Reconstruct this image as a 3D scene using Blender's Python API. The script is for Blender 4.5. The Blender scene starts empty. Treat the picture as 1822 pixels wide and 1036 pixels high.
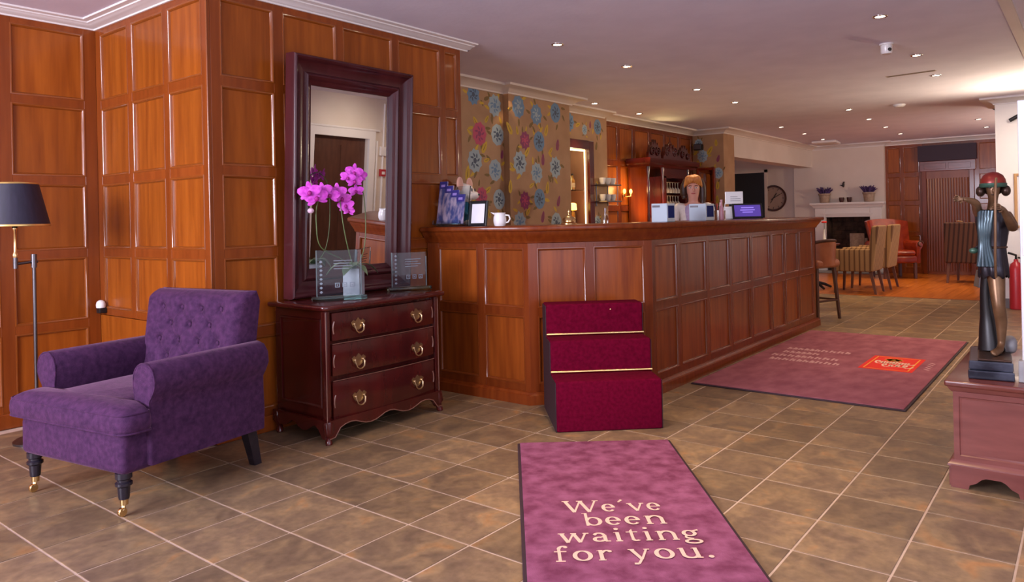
import bpy, bmesh, math, random
from mathutils import Vector, Matrix
random.seed(7)
sc = bpy.context.scene
COL = sc.collection
PI = math.pi

# ------------------------------------------------------------------ camera
EYE = 1.25
FPX, YAW, ROLL, CXP, CYP = 1313.58, 0.6666, -0.0207, 911.0, 389.13
_f = Vector((math.cos(YAW), math.sin(YAW), 0)); _r = Vector((math.sin(YAW), -math.cos(YAW), 0)); _u = Vector((0, 0, 1))
_R = _r * math.cos(ROLL) + _u * math.sin(ROLL)
_U = -_r * math.sin(ROLL) + _u * math.cos(ROLL)
cam_data = bpy.data.cameras.new('camera'); cam = bpy.data.objects.new('camera', cam_data); COL.objects.link(cam)
cam.matrix_world = Matrix(((_R.x, _U.x, -_f.x, 0), (_R.y, _U.y, -_f.y, 0), (_R.z, _U.z, -_f.z, EYE), (0, 0, 0, 1)))
cam_data.sensor_width = 36.0
cam_data.lens = FPX / 1822 * 36
cam_data.shift_y = -(518 - CYP) / 1822
cam_data.clip_start = 0.05
sc.camera = cam

def on(px, py, ax, v):
    """survey: the point of the plane axis = v that was sighted at a pixel of the photograph"""
    d = _f + _R * ((px - CXP) / FPX) - _U * ((py - CYP) / FPX)
    k = 'xyz'.index(ax)
    o = Vector((0, 0, EYE))
    return o + d * ((v - o[k]) / d[k])

# ------------------------------------------------------------------ world, lights, exposure
sc.view_settings.view_transform = 'Standard'
sc.view_settings.look = 'None'
sc.view_settings.exposure = 0.55
sc.view_settings.gamma = 1.0
sc.view_settings.use_curve_mapping = False
world = bpy.data.worlds.new('world'); sc.world = world; world.use_nodes = True
world.node_tree.nodes['Background'].inputs[0].default_value = (0.55, 0.62, 0.9, 1)
world.node_tree.nodes['Background'].inputs[1].default_value = 0.6

def area(name, loc, look, sx, sy, power, color):
    l = bpy.data.lights.new(name, 'AREA'); l.shape = 'RECTANGLE'; l.size = sx; l.size_y = sy; l.energy = power; l.color = color
    o = bpy.data.objects.new(name, l); COL.objects.link(o); o.location = loc
    d = Vector(look) - Vector(loc); o.rotation_euler = d.to_track_quat('-Z', 'Y').to_euler()
    return o
def spot(name, loc, look, power, color, angle=75, blend=0.6, rad=0.03):
    l = bpy.data.lights.new(name, 'SPOT'); l.energy = power; l.color = color; l.spot_size = math.radians(angle); l.spot_blend = blend
    l.shadow_soft_size = rad
    o = bpy.data.objects.new(name, l); COL.objects.link(o); o.location = loc
    d = Vector(look) - Vector(loc); o.rotation_euler = d.to_track_quat('-Z', 'Y').to_euler()
    return o
def point(name, loc, power, color, rad=0.05):
    l = bpy.data.lights.new(name, 'POINT'); l.energy = power; l.color = color; l.shadow_soft_size = rad
    o = bpy.data.objects.new(name, l); COL.objects.link(o); o.location = loc
    return o
COOL = (0.86, 0.84, 1.0); WARM = (1.0, 0.70, 0.40); AMBER = (1.0, 0.55, 0.2)
# daylight through the glazed front behind the camera
area('daylight_front', (-2.75, 3.2, 1.95), (4, 3.0, 2.3), 2.6, 1.3, 265, COOL)
area('side_fill', (1.2, -0.93, 1.5), (2.2, 1.0, 2.64), 4.2, 2.2, 45, COOL)  # unseen side fill, added and tilted up to brighten the ceiling
# unseen downlights added above the frame for the warm floor pool
for q in ((2.7, 1.4), (3.4, 1.0), (3.4, 2.2)): spot('added_downlight', (q[0], q[1], 2.62), (q[0], q[1], 0), 55, WARM, 80, .9, .03)

spot('wall_fill', (7.0, 0.25, 2.58), (7.0, -1.0, 1.5), 36, (1.0, 0.84, 0.68), 100, 1.0, .05)  # unseen spot added to light the wall reflected in the mirror
# unseen spots added off-frame to brighten the far ceiling
spot('ceiling_fill', (10.2, 0.0, 1.95), (9.6, 0.8, 2.64), 170, (1.0, 0.80, 0.55), 125, 1.0, .08)
spot('ceiling_fill', (13.6, -0.6, 1.9), (13.4, 1.5, 2.64), 150, (1.0, 0.72, 0.45), 150, 1.0, .08)
spot('wall_fill', (9.6, 0.1, 2.5), (11.1, 0.4, 1.4), 60, (1.0, 0.86, 0.74), 90, 1.0, .05)  # unseen spot added to brighten the white wall end
# ------------------------------------------------------------------ materials
def newmat(name):
    m = bpy.data.materials.new(name); m.use_nodes = True
    nt = m.node_tree
    return m, nt, nt.nodes['Principled BSDF']
def plain(name, col, rough=0.5, metal=0.0, **kw):
    m, nt, b = newmat(name)
    b.inputs['Base Color'].default_value = (*col, 1); b.inputs['Roughness'].default_value = rough; b.inputs['Metallic'].default_value = metal
    for k, v in kw.items():
        b.inputs[k.replace('_', ' ')].default_value = v
    return m
def noisy(name, c1, c2, scale=(8, 8, 8), rough=0.5, detail=4, bump=0.0, bscale=60, lo=0.3, hi=0.7, rnd=0.0, coord='Object', metal=0.0, **kw):
    """two colours mixed by stretched noise; rnd shifts each object's tone"""
    m, nt, b = newmat(name); N = nt.nodes; L = nt.links
    tc = N.new('ShaderNodeTexCoord'); mp = N.new('ShaderNodeMapping'); mp.inputs['Scale'].default_value = scale
    if coord == 'World':
        ge = N.new('ShaderNodeNewGeometry'); L.new(ge.outputs['Position'], mp.inputs['Vector'])
    else:
        L.new(tc.outputs[coord], mp.inputs['Vector'])
    no = N.new('ShaderNodeTexNoise'); no.inputs['Scale'].default_value = 1.0; no.inputs['Detail'].default_value = detail
    L.new(mp.outputs[0], no.inputs['Vector'])
    cr = N.new('ShaderNodeValToRGB'); cr.color_ramp.elements[0].position = lo; cr.color_ramp.elements[1].position = hi
    cr.color_ramp.elements[0].color = (*c1, 1); cr.color_ramp.elements[1].color = (*c2, 1)
    L.new(no.outputs['Fac'], cr.inputs['Fac'])
    out = cr.outputs['Color']
    if rnd:
        oi = N.new('ShaderNodeObjectInfo'); mr = N.new('ShaderNodeMapRange')
        mr.inputs['To Min'].default_value = 1 - rnd; mr.inputs['To Max'].default_value = 1 + rnd
        L.new(oi.outputs['Random'], mr.inputs['Value'])
        hs = N.new('ShaderNodeHueSaturation'); L.new(mr.outputs[0], hs.inputs['Value']); L.new(out, hs.inputs['Color']); out = hs.outputs['Color']
    L.new(out, b.inputs['Base Color'])
    b.inputs['Roughness'].default_value = rough; b.inputs['Metallic'].default_value = metal
    if bump:
        n2 = N.new('ShaderNodeTexNoise'); n2.inputs['Scale'].default_value = bscale; n2.inputs['Detail'].default_value = 3
        L.new(tc.outputs['Object'], n2.inputs['Vector'])
        bp = N.new('ShaderNodeBump'); bp.inputs['Strength'].default_value = bump; bp.inputs['Distance'].default_value = 0.01
        L.new(n2.outputs['Fac'], bp.inputs['Height']); L.new(bp.outputs['Normal'], b.inputs['Normal'])
    for k, v in kw.items():
        b.inputs[k.replace('_', ' ')].default_value = v
    return m
def glow(name, col, strength):
    m, nt, b = newmat(name)
    b.inputs['Base Color'].default_value = (*col, 1); b.inputs['Emission Color'].default_value = (*col, 1); b.inputs['Emission Strength'].default_value = strength
    return m

M = {}
GR = (14, 14, 1.6)
M['wood'] = noisy('varnished_mahogany_frame', (0.19, 0.038, 0.005), (0.26, 0.058, 0.008), (26, 26, 1.6), 0.30, 6, rnd=0.08, coord='World', Coat_Weight=0.22, Coat_Roughness=0.08, Specular_IOR_Level=0.3)
M['panel'] = noisy('varnished_mahogany_panel', (0.225, 0.050, 0.005), (0.345, 0.089, 0.009), (26, 26, 2.0), 0.30, 7, rnd=0.12, coord='World', Coat_Weight=0.18, Coat_Roughness=0.10, Specular_IOR_Level=0.25)
M['bar'] = noisy('bar_mahogany', (0.135, 0.022, 0.004), (0.205, 0.042, 0.007), (26, 26, 1.8), 0.28, 6, rnd=0.10, coord='World', Coat_Weight=0.18, Coat_Roughness=0.10, Specular_IOR_Level=0.25)
M['barpanel'] = noisy('bar_mahogany_panel', (0.17, 0.031, 0.005), (0.30, 0.070, 0.009), (24, 24, 1.8), 0.28, 7, rnd=0.16, coord='World', Coat_Weight=0.18, Coat_Roughness=0.10, Specular_IOR_Level=0.25)
M['woodbead'] = plain('polished_bead', (0.24, 0.060, 0.009), 0.16, Coat_Weight=0.6, Coat_Roughness=0.06)
M['barbead'] = plain('polished_bar_bead', (0.18, 0.038, 0.007), 0.16, Coat_Weight=0.6, Coat_Roughness=0.06)
M['dark'] = noisy('dark_mahogany', (0.045, 0.0045, 0.004), (0.085, 0.008, 0.006), (9, 9, 2.5), 0.22, 5, Coat_Weight=0.4, Coat_Roughness=0.12)
M['darkedge'] = plain('paler_mahogany_edge', (0.22, 0.10, 0.07), 0.35)  # paler brown than the dark mahogany
M['frame'] = noisy('mirror_frame_wood', (0.045, 0.008, 0.010), (0.075, 0.014, 0.017), (8, 8, 2), 0.24, 4, Coat_Weight=0.25, Coat_Roughness=0.1, Specular_IOR_Level=0.3)
M['chestwood'] = noisy('pink_mahogany', (0.15, 0.040, 0.034), (0.225, 0.068, 0.056), (3, 3, 18), 0.28, 5, Coat_Weight=0.3, Coat_Roughness=0.12)
M['chesttop'] = noisy('chest_top_wood', (0.11, 0.024, 0.018), (0.16, 0.04, 0.028), (12, 2, 4), 0.22, 5, Coat_Weight=0.4, Coat_Roughness=0.1)
M['mirror'] = plain('mirror_silvering', (0.80, 0.80, 0.80), 0.01, 1.0)
M['ceil'] = noisy('painted_ceiling', (0.70, 0.67, 0.80), (0.76, 0.73, 0.86), (3, 3, 3), 0.75, 2, bump=0.12, bscale=25)
M['white'] = plain('white_paint', (0.78, 0.74, 0.72), 0.5)
M['cream'] = noisy('cream_paint', (0.70, 0.61, 0.53), (0.76, 0.67, 0.59), (2, 2, 2), 0.6, 2)
M['purewhite'] = plain('bright_white_paint', (0.86, 0.82, 0.78), 0.5)
M['grout'] = noisy('grout', (0.52, 0.38, 0.28), (0.62, 0.47, 0.36), (12, 12, 12), 0.7, 3)
M['black'] = plain('black', (0.008, 0.007, 0.008), 0.4)
M['soot_dark'] = noisy('soot_brick_dark_back', (0.035, 0.018, 0.012), (0.10, 0.05, 0.03), (9, 9, 9), 0.9)
M['purple'] = noisy('purple_chenille', (0.036, 0.011, 0.044), (0.078, 0.025, 0.080), (38, 38, 38), 0.85, 5, bump=0.25, bscale=220, Sheen_Weight=0.22, Sheen_Roughness=0.35, Specular_IOR_Level=0.2)
M['purple'].node_tree.nodes['Principled BSDF'].inputs['Sheen Tint'].default_value = (0.9, 0.5, 0.7, 1)
M['ebony'] = plain('ebonised_wood', (0.018, 0.014, 0.022), 0.25)
M['brass'] = plain('brass', (0.78, 0.55, 0.25), 0.25, 1.0)
M['oldbrass'] = plain('old_brass', (0.55, 0.40, 0.22), 0.35, 1.0)
M['chrome'] = plain('chrome', (0.75, 0.74, 0.72), 0.15, 1.0)
M['steel'] = plain('dark_steel', (0.16, 0.15, 0.16), 0.35, 1.0)
M['shade'] = noisy('navy_shade_silk', (0.010, 0.008, 0.022), (0.018, 0.014, 0.034), (60, 60, 4), 0.6)
M['gold'] = plain('gold_lining', (0.75, 0.52, 0.18), 0.35, 0.8)
M['carpet'] = noisy('crimson_carpet', (0.085, 0.0010, 0.012), (0.13, 0.0020, 0.019), (50, 50, 50), 0.95, 4, bump=0.2, bscale=300, Specular_IOR_Level=0.05)
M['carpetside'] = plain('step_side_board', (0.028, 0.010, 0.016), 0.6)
M['mat'] = noisy('purple_mat_pile', (0.17, 0.042, 0.085), (0.31, 0.100, 0.185), (13, 13, 13), 0.95, 9, bump=0.25, bscale=260, lo=0.34, hi=0.68, Specular_IOR_Level=0.1)
M['mat2'] = noisy('mauve_mat_pile', (0.24, 0.075, 0.105), (0.36, 0.130, 0.165), (5, 9, 7), 0.95, 8, bump=0.2, bscale=260, lo=0.3, hi=0.7, Specular_IOR_Level=0.1)
M['rubber'] = plain('dark_rubber_edge', (0.035, 0.014, 0.022), 0.7)
M['matcream'] = plain('cream_print', (0.80, 0.52, 0.40), 0.9)
M['matpale'] = plain('pale_pink_print', (0.56, 0.31, 0.32), 0.9)
M['matred'] = plain('red_print', (0.72, 0.020, 0.012), 0.9)
M['matyellow'] = plain('yellow_print', (0.80, 0.33, 0.03), 0.9)
M['woodfloor'] = noisy('oak_boards', (0.29, 0.072, 0.008), (0.46, 0.135, 0.018), (1.5, 16, 4), 0.28, 5, rnd=0.15, coord='World')
M['leather'] = noisy('red_leather', (0.20, 0.018, 0.005), (0.34, 0.042, 0.010), (9, 9, 9), 0.28, 3, Coat_Weight=0.3)
M['tanleather'] = noisy('tan_leather', (0.30, 0.085, 0.03), (0.42, 0.14, 0.055), (8, 8, 8), 0.35, 3)
M['brownwood'] = noisy('brown_leg_wood', (0.07, 0.025, 0.016), (0.11, 0.042, 0.026), (20, 20, 4), 0.35)
M['litwood'] = noisy('lit_leg_wood', (0.12, 0.055, 0.045), (0.17, 0.08, 0.065), (20, 20, 4), 0.35)  # lighter copy of the leg wood, lit look put into the colour
M['paper'] = plain('white_paper', (0.85, 0.84, 0.86), 0.7)
M['bluegrey'] = plain('pale_blue_plastic', (0.50, 0.60, 0.68), 0.45)
M['navy'] = plain('navy_print', (0.02, 0.03, 0.15), 0.8, Specular_IOR_Level=0.05)
M['china'] = plain('white_china', (0.84, 0.82, 0.80), 0.2)
M['skin'] = noisy('skin', (0.62, 0.28, 0.20), (0.68, 0.33, 0.24), (6, 6, 6), 0.5, 2)
M['bronze'] = noisy('bronze_patina', (0.030, 0.016, 0.012), (0.10, 0.052, 0.035), (14, 14, 14), 0.32, 5, metal=0.55)
M['bronzeskin'] = noisy('golden_bronze', (0.13, 0.065, 0.032), (0.25, 0.14, 0.07), (12, 12, 12), 0.35, 4, metal=0.5)
M['bluebronze'] = noisy('blue_black_bronze', (0.016, 0.013, 0.016), (0.045, 0.040, 0.052), (18, 18, 10), 0.32, 5, metal=0.6)
M['drape'] = noisy('verdigris_drapery', (0.030, 0.045, 0.055), (0.09, 0.14, 0.16), (18, 18, 8), 0.28, 4, metal=0.5)
M['marble'] = noisy('black_marble', (0.012, 0.014, 0.024), (0.075, 0.085, 0.12), (7, 7, 12), 0.18, 8, lo=0.42, hi=0.72)
M['redcap'] = noisy('red_patina', (0.20, 0.018, 0.012), (0.30, 0.035, 0.022), (14, 14, 14), 0.3, 3, metal=0.3)
M['greencap'] = plain('green_patina', (0.05, 0.12, 0.085), 0.35, 0.3)
M['orchid'] = noisy('orchid_petal', (0.46, 0.012, 0.42), (0.78, 0.10, 0.70), (40, 40, 40), 0.5, 3, Subsurface_Weight=0.1)
M['orchidlip'] = plain('orchid_lip', (0.35, 0.005, 0.22), 0.5)
M['bud'] = plain('pale_bud', (0.72, 0.48, 0.62), 0.5)
M['stem'] = plain('green_stem', (0.10, 0.15, 0.045), 0.5)
M['leaf'] = noisy('dusty_leaf', (0.10, 0.17, 0.07), (0.19, 0.26, 0.13), (12, 12, 12), 0.45)
M['potceramic'] = noisy('grey_glazed_ceramic', (0.36, 0.37, 0.40), (0.50, 0.51, 0.54), (14, 14, 14), 0.3)
def glassmat(name, col, rough=0.02, alpha=None, ior=1.45):
    m, nt, b = newmat(name)
    b.inputs['Base Color'].default_value = (*col, 1); b.inputs['Roughness'].default_value = rough
    b.inputs['Transmission Weight'].default_value = 1.0; b.inputs['IOR'].default_value = ior
    return m
M['glass'] = glassmat('clear_glass', (0.80, 0.87, 0.89), 0.03, ior=1.25)
M['glassgreen'] = glassmat('green_edge_glass', (0.45, 0.75, 0.66), 0.08, ior=1.3)
M['edgeglint'] = plain('edge_glint', (0.26, 0.33, 0.34), 0.3, Transmission_Weight=.6)
M['etch'] = plain('etched_print', (0.22, 0.25, 0.29), 0.7)
M['goblet'] = plain('bright_glass', (.75, .72, .72), .08, .0, Transmission_Weight=.6)
M['lit_back'] = plain('lit_olive_back', (0.30, 0.27, 0.12), 0.5)
M['liquor'] = plain('amber_liquor', (0.34, 0.15, 0.03), 0.1, Transmission_Weight=.35)
M['liquorpale'] = plain('pale_liquor', (0.62, 0.58, 0.26), 0.1, Transmission_Weight=.35)
M['clay'] = noisy('weathered_clay', (0.33, 0.24, 0.16), (0.48, 0.36, 0.26), (22, 22, 22), 0.8)
M['lavender'] = noisy('dried_lavender', (0.045, 0.022, 0.09), (0.12, 0.06, 0.20), (30, 30, 30), 0.8)
M['clockface'] = noisy('aged_clock_face', (0.36, 0.26, 0.20), (0.44, 0.32, 0.25), (5, 5, 5), 0.6)
M['clockrim'] = plain('clock_rim', (0.06, 0.016, 0.010), 0.3)
M['ink'] = plain('dark_ink', (0.03, 0.022, 0.02), 0.6)
M['ribbed'] = noisy('ribbed_shutter_wood', (0.20, 0.045, 0.012), (0.29, 0.075, 0.02), (10, 10, 1.2), 0.35, 4, coord='World')
M['fabricbg'] = noisy('gold_wallpaper', (0.38, 0.205, 0.095), (0.47, 0.27, 0.135), (4, 4, 4), 0.55, 3)
M['f_blue'] = plain('print_blue', (0.15, 0.27, 0.42), 0.6)
M['f_pale'] = plain('print_pale_blue', (0.36, 0.46, 0.50), 0.6)
M['f_dark'] = plain('print_slate', (0.07, 0.10, 0.15), 0.6)
M['f_pink'] = plain('print_pink', (0.55, 0.07, 0.15), 0.6)
M['f_magenta'] = plain('print_magenta', (0.28, 0.04, 0.13), 0.6)
M['f_yellow'] = plain('print_yellow', (0.62, 0.40, 0.03), 0.6)
M['f_olive'] = plain('print_olive', (0.20, 0.12, 0.03), 0.6)
M['toycream'] = plain('plush_cream', (0.80, 0.72, 0.60), 0.95, Sheen_Weight=0.4)
M['toypink'] = plain('plush_pink', (0.70, 0.38, 0.27), 0.95, Sheen_Weight=0.4)
M['toybrown'] = plain('plush_brown', (0.14, 0.085, 0.06), 0.95, Sheen_Weight=0.4)
M['toyteal'] = noisy('plush_teal', (0.008, 0.10, 0.16), (0.015, 0.16, 0.25), (20, 20, 20), 0.9)
M['leaflet1'] = noisy('leaflet_print', (0.05, 0.07, 0.22), (0.42, 0.34, 0.44), (26, 26, 12), 0.4, 3, lo=0.4, hi=0.6)
M['leaflettop'] = plain('leaflet_header', (0.035, 0.03, 0.20), 0.45)
M['leafletlogo'] = plain('leaflet_mark', (0.34, 0.25, 0.62), 0.45)
M['screen'] = glow('tablet_screen', (0.055, 0.030, 0.20), 0.9)
M['screenline'] = glow('screen_text', (0.22, 0.15, 0.55), 0.9)
M['lit'] = glow('lit_strip', (1.0, 0.88, 0.50), 2.2)
M['bulb'] = glow('lamp_bulb', (1.0, 0.82, 0.60), 14.0)
M['lampglow'] = glow('lit_lamp_shade', (1.0, 0.62, 0.12), 2.6)
M['orangehair'] = noisy('copper_hair', (0.42, 0.13, 0.025), (0.62, 0.24, 0.05), (60, 60, 8), 0.45)
M['darkhair'] = noisy('dark_brown_hair', (0.03, 0.012, 0.008), (0.06, 0.025, 0.015), (60, 60, 8), 0.45)
M['cardigan'] = noisy('white_cardigan', (0.72, 0.64, 0.58), (0.80, 0.72, 0.67), (40, 40, 40), 0.9)
M['blouse'] = noisy('lilac_blouse', (0.42, 0.33, 0.52), (0.52, 0.42, 0.62), (30, 30, 30), 0.85)
M['trousers'] = plain('black_trousers', (0.015, 0.014, 0.02), 0.8)
M['lip'] = plain('lips', (0.45, 0.10, 0.09), 0.45)
M['eyewhite'] = plain('eye_white', (0.75, 0.72, 0.68), 0.3)
M['redpaint'] = plain('red_paint', (0.45, 0.02, 0.03), 0.35)
M['oak'] = plain('pale_oak', (0.55, 0.30, 0.11), 0.4)
M['aluminium'] = plain('satin_aluminium', (0.66, 0.68, 0.72), 0.38, 0.3)
M['greystone'] = noisy('grey_plinth', (0.24, 0.24, 0.25), (0.36, 0.35, 0.35), (10, 10, 10), 0.5)
M['slate_bag'] = plain('grey_blue_bag', (0.16, 0.19, 0.27), 0.8)
M['dado'] = plain('grey_skirting', (0.16, 0.13, 0.13), 0.5)
M['aubergine'] = plain('aubergine_fascia', (0.035, 0.018, 0.035), 0.6)

def stripes(name, c1, c2, axis, freq, duty):
    m, nt, b = newmat(name); N = nt.nodes; L = nt.links
    tc = N.new('ShaderNodeTexCoord'); sp = N.new('ShaderNodeSeparateXYZ'); L.new(tc.outputs['Object'], sp.inputs[0])
    add = N.new('ShaderNodeMath'); add.operation = 'ADD'; L.new(sp.outputs[0], add.inputs[0]); L.new(sp.outputs[1], add.inputs[1])
    src = add.outputs[0] if axis == 'xy' else sp.outputs[axis]
    mu = N.new('ShaderNodeMath'); mu.operation = 'MULTIPLY'; L.new(src, mu.inputs[0]); mu.inputs[1].default_value = freq
    fr = N.new('ShaderNodeMath'); fr.operation = 'FRACT'; L.new(mu.outputs[0], fr.inputs[0])
    gt = N.new('ShaderNodeMath'); gt.operation = 'GREATER_THAN'; L.new(fr.outputs[0], gt.inputs[0]); gt.inputs[1].default_value = duty
    mx = N.new('ShaderNodeMix'); mx.data_type = 'RGBA'; L.new(gt.outputs[0], mx.inputs['Factor'])
    mx.inputs['A'].default_value = (*c1, 1); mx.inputs['B'].default_value = (*c2, 1)
    L.new(mx.outputs['Result'], b.inputs['Base Color']); b.inputs['Roughness'].default_value = 0.85
    return m
M['stripe'] = stripes('gold_brown_stripe', (0.33, 0.19, 0.085), (0.14, 0.065, 0.028), 'xy', 14.0, 0.68)
M['stripedark'] = stripes('dark_stripe', (0.12, 0.055, 0.035), (0.045, 0.02, 0.016), 'xy', 14.0, 0.6)

# slate-look floor tile, drifting in tone from tile to tile and across each tile
def tilemat():
    m, nt, b = newmat('slate_tile'); N = nt.nodes; L = nt.links
    ge = N.new('ShaderNodeNewGeometry'); oi = N.new('ShaderNodeObjectInfo')
    of = N.new('ShaderNodeVectorMath'); of.operation = 'SCALE'; of.inputs[3].default_value = 37.0
    cb = N.new('ShaderNodeCombineXYZ'); L.new(oi.outputs['Random'], cb.inputs[0]); L.new(oi.outputs['Random'], cb.inputs[1]); L.new(cb.outputs[0], of.inputs[0])
    ad = N.new('ShaderNodeVectorMath'); ad.operation = 'ADD'; L.new(ge.outputs['Position'], ad.inputs[0]); L.new(of.outputs[0], ad.inputs[1])
    n1 = N.new('ShaderNodeTexNoise'); n1.inputs['Scale'].default_value = 5.5; n1.inputs['Detail'].default_value = 7; n1.inputs['Distortion'].default_value = 0.9; L.new(ad.outputs[0], n1.inputs['Vector'])
    cr = N.new('ShaderNodeValToRGB'); e = cr.color_ramp.elements
    e[0].position = 0.24; e[0].color = (0.150, 0.098, 0.062, 1); e[1].position = 0.74; e[1].color = (0.38, 0.195, 0.076, 1)
    k = e.new(0.46); k.color = (0.212, 0.140, 0.080, 1); k = e.new(0.60); k.color = (0.285, 0.188, 0.098, 1)
    L.new(n1.outputs['Fac'], cr.inputs['Fac'])
    n2 = N.new('ShaderNodeTexNoise'); n2.inputs['Scale'].default_value = 28; n2.inputs['Detail'].default_value = 5; L.new(ad.outputs[0], n2.inputs['Vector'])
    mr = N.new('ShaderNodeMapRange'); mr.inputs['From Min'].default_value = 0.3; mr.inputs['From Max'].default_value = 0.7; mr.inputs['To Min'].default_value = 0.78; mr.inputs['To Max'].default_value = 1.15
    L.new(n2.outputs['Fac'], mr.inputs['Value'])
    hs = N.new('ShaderNodeHueSaturation'); L.new(cr.outputs['Color'], hs.inputs['Color']); L.new(mr.outputs[0], hs.inputs['Value'])
    m2 = N.new('ShaderNodeMapRange'); m2.inputs['To Min'].default_value = 0.80; m2.inputs['To Max'].default_value = 1.18; L.new(oi.outputs['Random'], m2.inputs['Value'])
    h2 = N.new('ShaderNodeHueSaturation'); L.new(hs.outputs['Color'], h2.inputs['Color']); L.new(m2.outputs[0], h2.inputs['Value'])
    L.new(h2.outputs['Color'], b.inputs['Base Color'])
    b.inputs['Roughness'].default_value = 0.36
    bp = N.new('ShaderNodeBump'); bp.inputs['Strength'].default_value = 0.25; bp.inputs['Distance'].default_value = 0.004; L.new(n1.outputs['Fac'], bp.inputs['Height']); L.new(bp.outputs['Normal'], b.inputs['Normal'])
    return m
M['tile'] = tilemat()

# ------------------------------------------------------------------ mesh helpers
class MB:
    def __init__(s): s.v = []; s.f = []; s.m = []; s.cur = 0
    def add(s, vs, fs, xf=None):
        o = len(s.v)
        s.v += [tuple(xf @ Vector(p)) if xf is not None else tuple(p) for p in vs]
        s.f += [tuple(i + o for i in f) for f in fs]; s.m += [s.cur] * len(fs)
        return s
    def box(s, x0, x1, y0, y1, z0, z1, xf=None):
        vs = [(x0, y0, z0), (x1, y0, z0), (x1, y1, z0), (x0, y1, z0), (x0, y0, z1), (x1, y0, z1), (x1, y1, z1), (x0, y1, z1)]
        return s.add(vs, [(0, 3, 2, 1), (4, 5, 6, 7), (0, 1, 5, 4), (1, 2, 6, 5), (2, 3, 7, 6), (3, 0, 4, 7)], xf)
    def rbox(s, x0, x1, y0, y1, z0, z1, r=0.01, seg=2, xf=None):
        bm = bmesh.new(); bmesh.ops.create_cube(bm, size=1)
        for v in bm.verts:
            v.co = Vector(((x0 + x1) / 2 + v.co.x * (x1 - x0), (y0 + y1) / 2 + v.co.y * (y1 - y0), (z0 + z1) / 2 + v.co.z * (z1 - z0)))
        bmesh.ops.bevel(bm, geom=bm.edges[:], offset=r, segments=seg, profile=0.5, affect='EDGES')
        return s.addbm(bm, xf)
    def addbm(s, bm, xf=None):
        bm.verts.index_update()
        vs = [v.co.copy() for v in bm.verts]; fs = [tuple(v.index for v in f.verts) for f in bm.faces]
        bm.free(); return s.add(vs, fs, xf)
    def prism(s, poly, z0, z1, xf=None, r=0.0, seg=3):
        """poly in the local xy plane, extruded along z"""
        n = len(poly)
        vs = [(p[0], p[1], z0) for p in poly] + [(p[0], p[1], z1) for p in poly]
        fs = [tuple(range(n - 1, -1, -1)), tuple(range(n, 2 * n))] + [(i, (i + 1) % n, n + (i + 1) % n, n + i) for i in range(n)]
        if r:
            bm = bmesh.new(); bv = [bm.verts.new(v) for v in vs]
            for f in fs: bm.faces.new([bv[i] for i in f])
            bm.normal_update()
            ed = [e for e in bm.edges if abs(e.verts[0].co.z - e.verts[1].co.z) < 1e-6]
            bmesh.ops.bevel(bm, geom=ed, offset=r, segments=seg, profile=0.5, affect='EDGES', clamp_overlap=True)
            return s.addbm(bm, xf)
        return s.add(vs, fs, xf)
    def lathe(s, prof, n=20, xf=None, cap=True):
        vs = []; fs = []
        for r, z in prof:
            for i in range(n): vs.append((r * math.cos(2 * PI * i / n), r * math.sin(2 * PI * i / n), z))
        for k in range(len(prof) - 1):
            for i in range(n): fs.append((k * n + i, k * n + (i + 1) % n, (k + 1) * n + (i + 1) % n, (k + 1) * n + i))
        if cap:
            if prof[0][0] > 1e-5: fs.append(tuple(range(n - 1, -1, -1)))
            if prof[-1][0] > 1e-5: fs.append(tuple((len(prof) - 1) * n + i for i in range(n)))
        return s.add(vs, fs, xf)
    def tube(s, pts, rad, n=8, cap=True, flat=1.0):
        pts = [Vector(p) for p in pts]
        if not isinstance(rad, (list, tuple)): rad = [rad] * len(pts)
        vs = []; fs = []; up = None
        for k, p in enumerate(pts):
            t = (pts[min(k + 1, len(pts) - 1)] - pts[max(k - 1, 0)]).normalized()
            if up is None:
                up = Vector((0, 0, 1)) if abs(t.z) < 0.9 else Vector((1, 0, 0))
            a = (up - t * up.dot(t)).normalized(); up = a; b = t.cross(a)
            for i in range(n):
                an = 2 * PI * i / n
                vs.append(p + (a * math.cos(an) + b * math.sin(an) * flat) * rad[k])
        for k in range(len(pts) - 1):
            for i in range(n): fs.append((k * n + i, k * n + (i + 1) % n, (k + 1) * n + (i + 1) % n, (k + 1) * n + i))
        if cap:
            fs.append(tuple(range(n - 1, -1, -1))); fs.append(tuple((len(pts) - 1) * n + i for i in range(n)))
        return s.add(vs, fs)
    def ell(s, c, rx, ry, rz, e=1.0, nu=20, nv=12, xf=None):
        """superellipsoid; e<1 is boxier"""
        sg = lambda w: math.copysign(abs(w) ** e, w)
        vs = []; fs = []
        for j in range(nv + 1):
            ph = -PI / 2 + PI * j / nv
            for i in range(nu):
                th = 2 * PI * i / nu
                vs.append((c[0] + rx * sg(math.cos(ph)) * sg(math.cos(th)), c[1] + ry * sg(math.cos(ph)) * sg(math.sin(th)), c[2] + rz * sg(math.sin(ph))))
        for j in range(nv):
            for i in range(nu): fs.append((j * nu + i, j * nu + (i + 1) % nu, (j + 1) * nu + (i + 1) % nu, (j + 1) * nu + i))
        return s.add(vs, fs, xf)
    def rectsweep(s, a0, a1, b0, b1, prof, xf=None):
        """profile of (inset, height) swept round a rectangle in local xy, mitred corners; height along local z"""
        vs = []; n = len(prof)
        for (sx, sy) in ((0, 0), (1, 0), (1, 1), (0, 1)):
            for (i, h) in prof:
                vs.append(((a1 - i) if sx else (a0 + i), (b1 - i) if sy else (b0 + i), h))
        fs = []
        for c in range(4):
            d = (c + 1) % 4
            for k in range(n - 1): fs.append((c * n + k, d * n + k, d * n + k + 1, c * n + k + 1))
        return s.add(vs, fs, xf)
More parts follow.
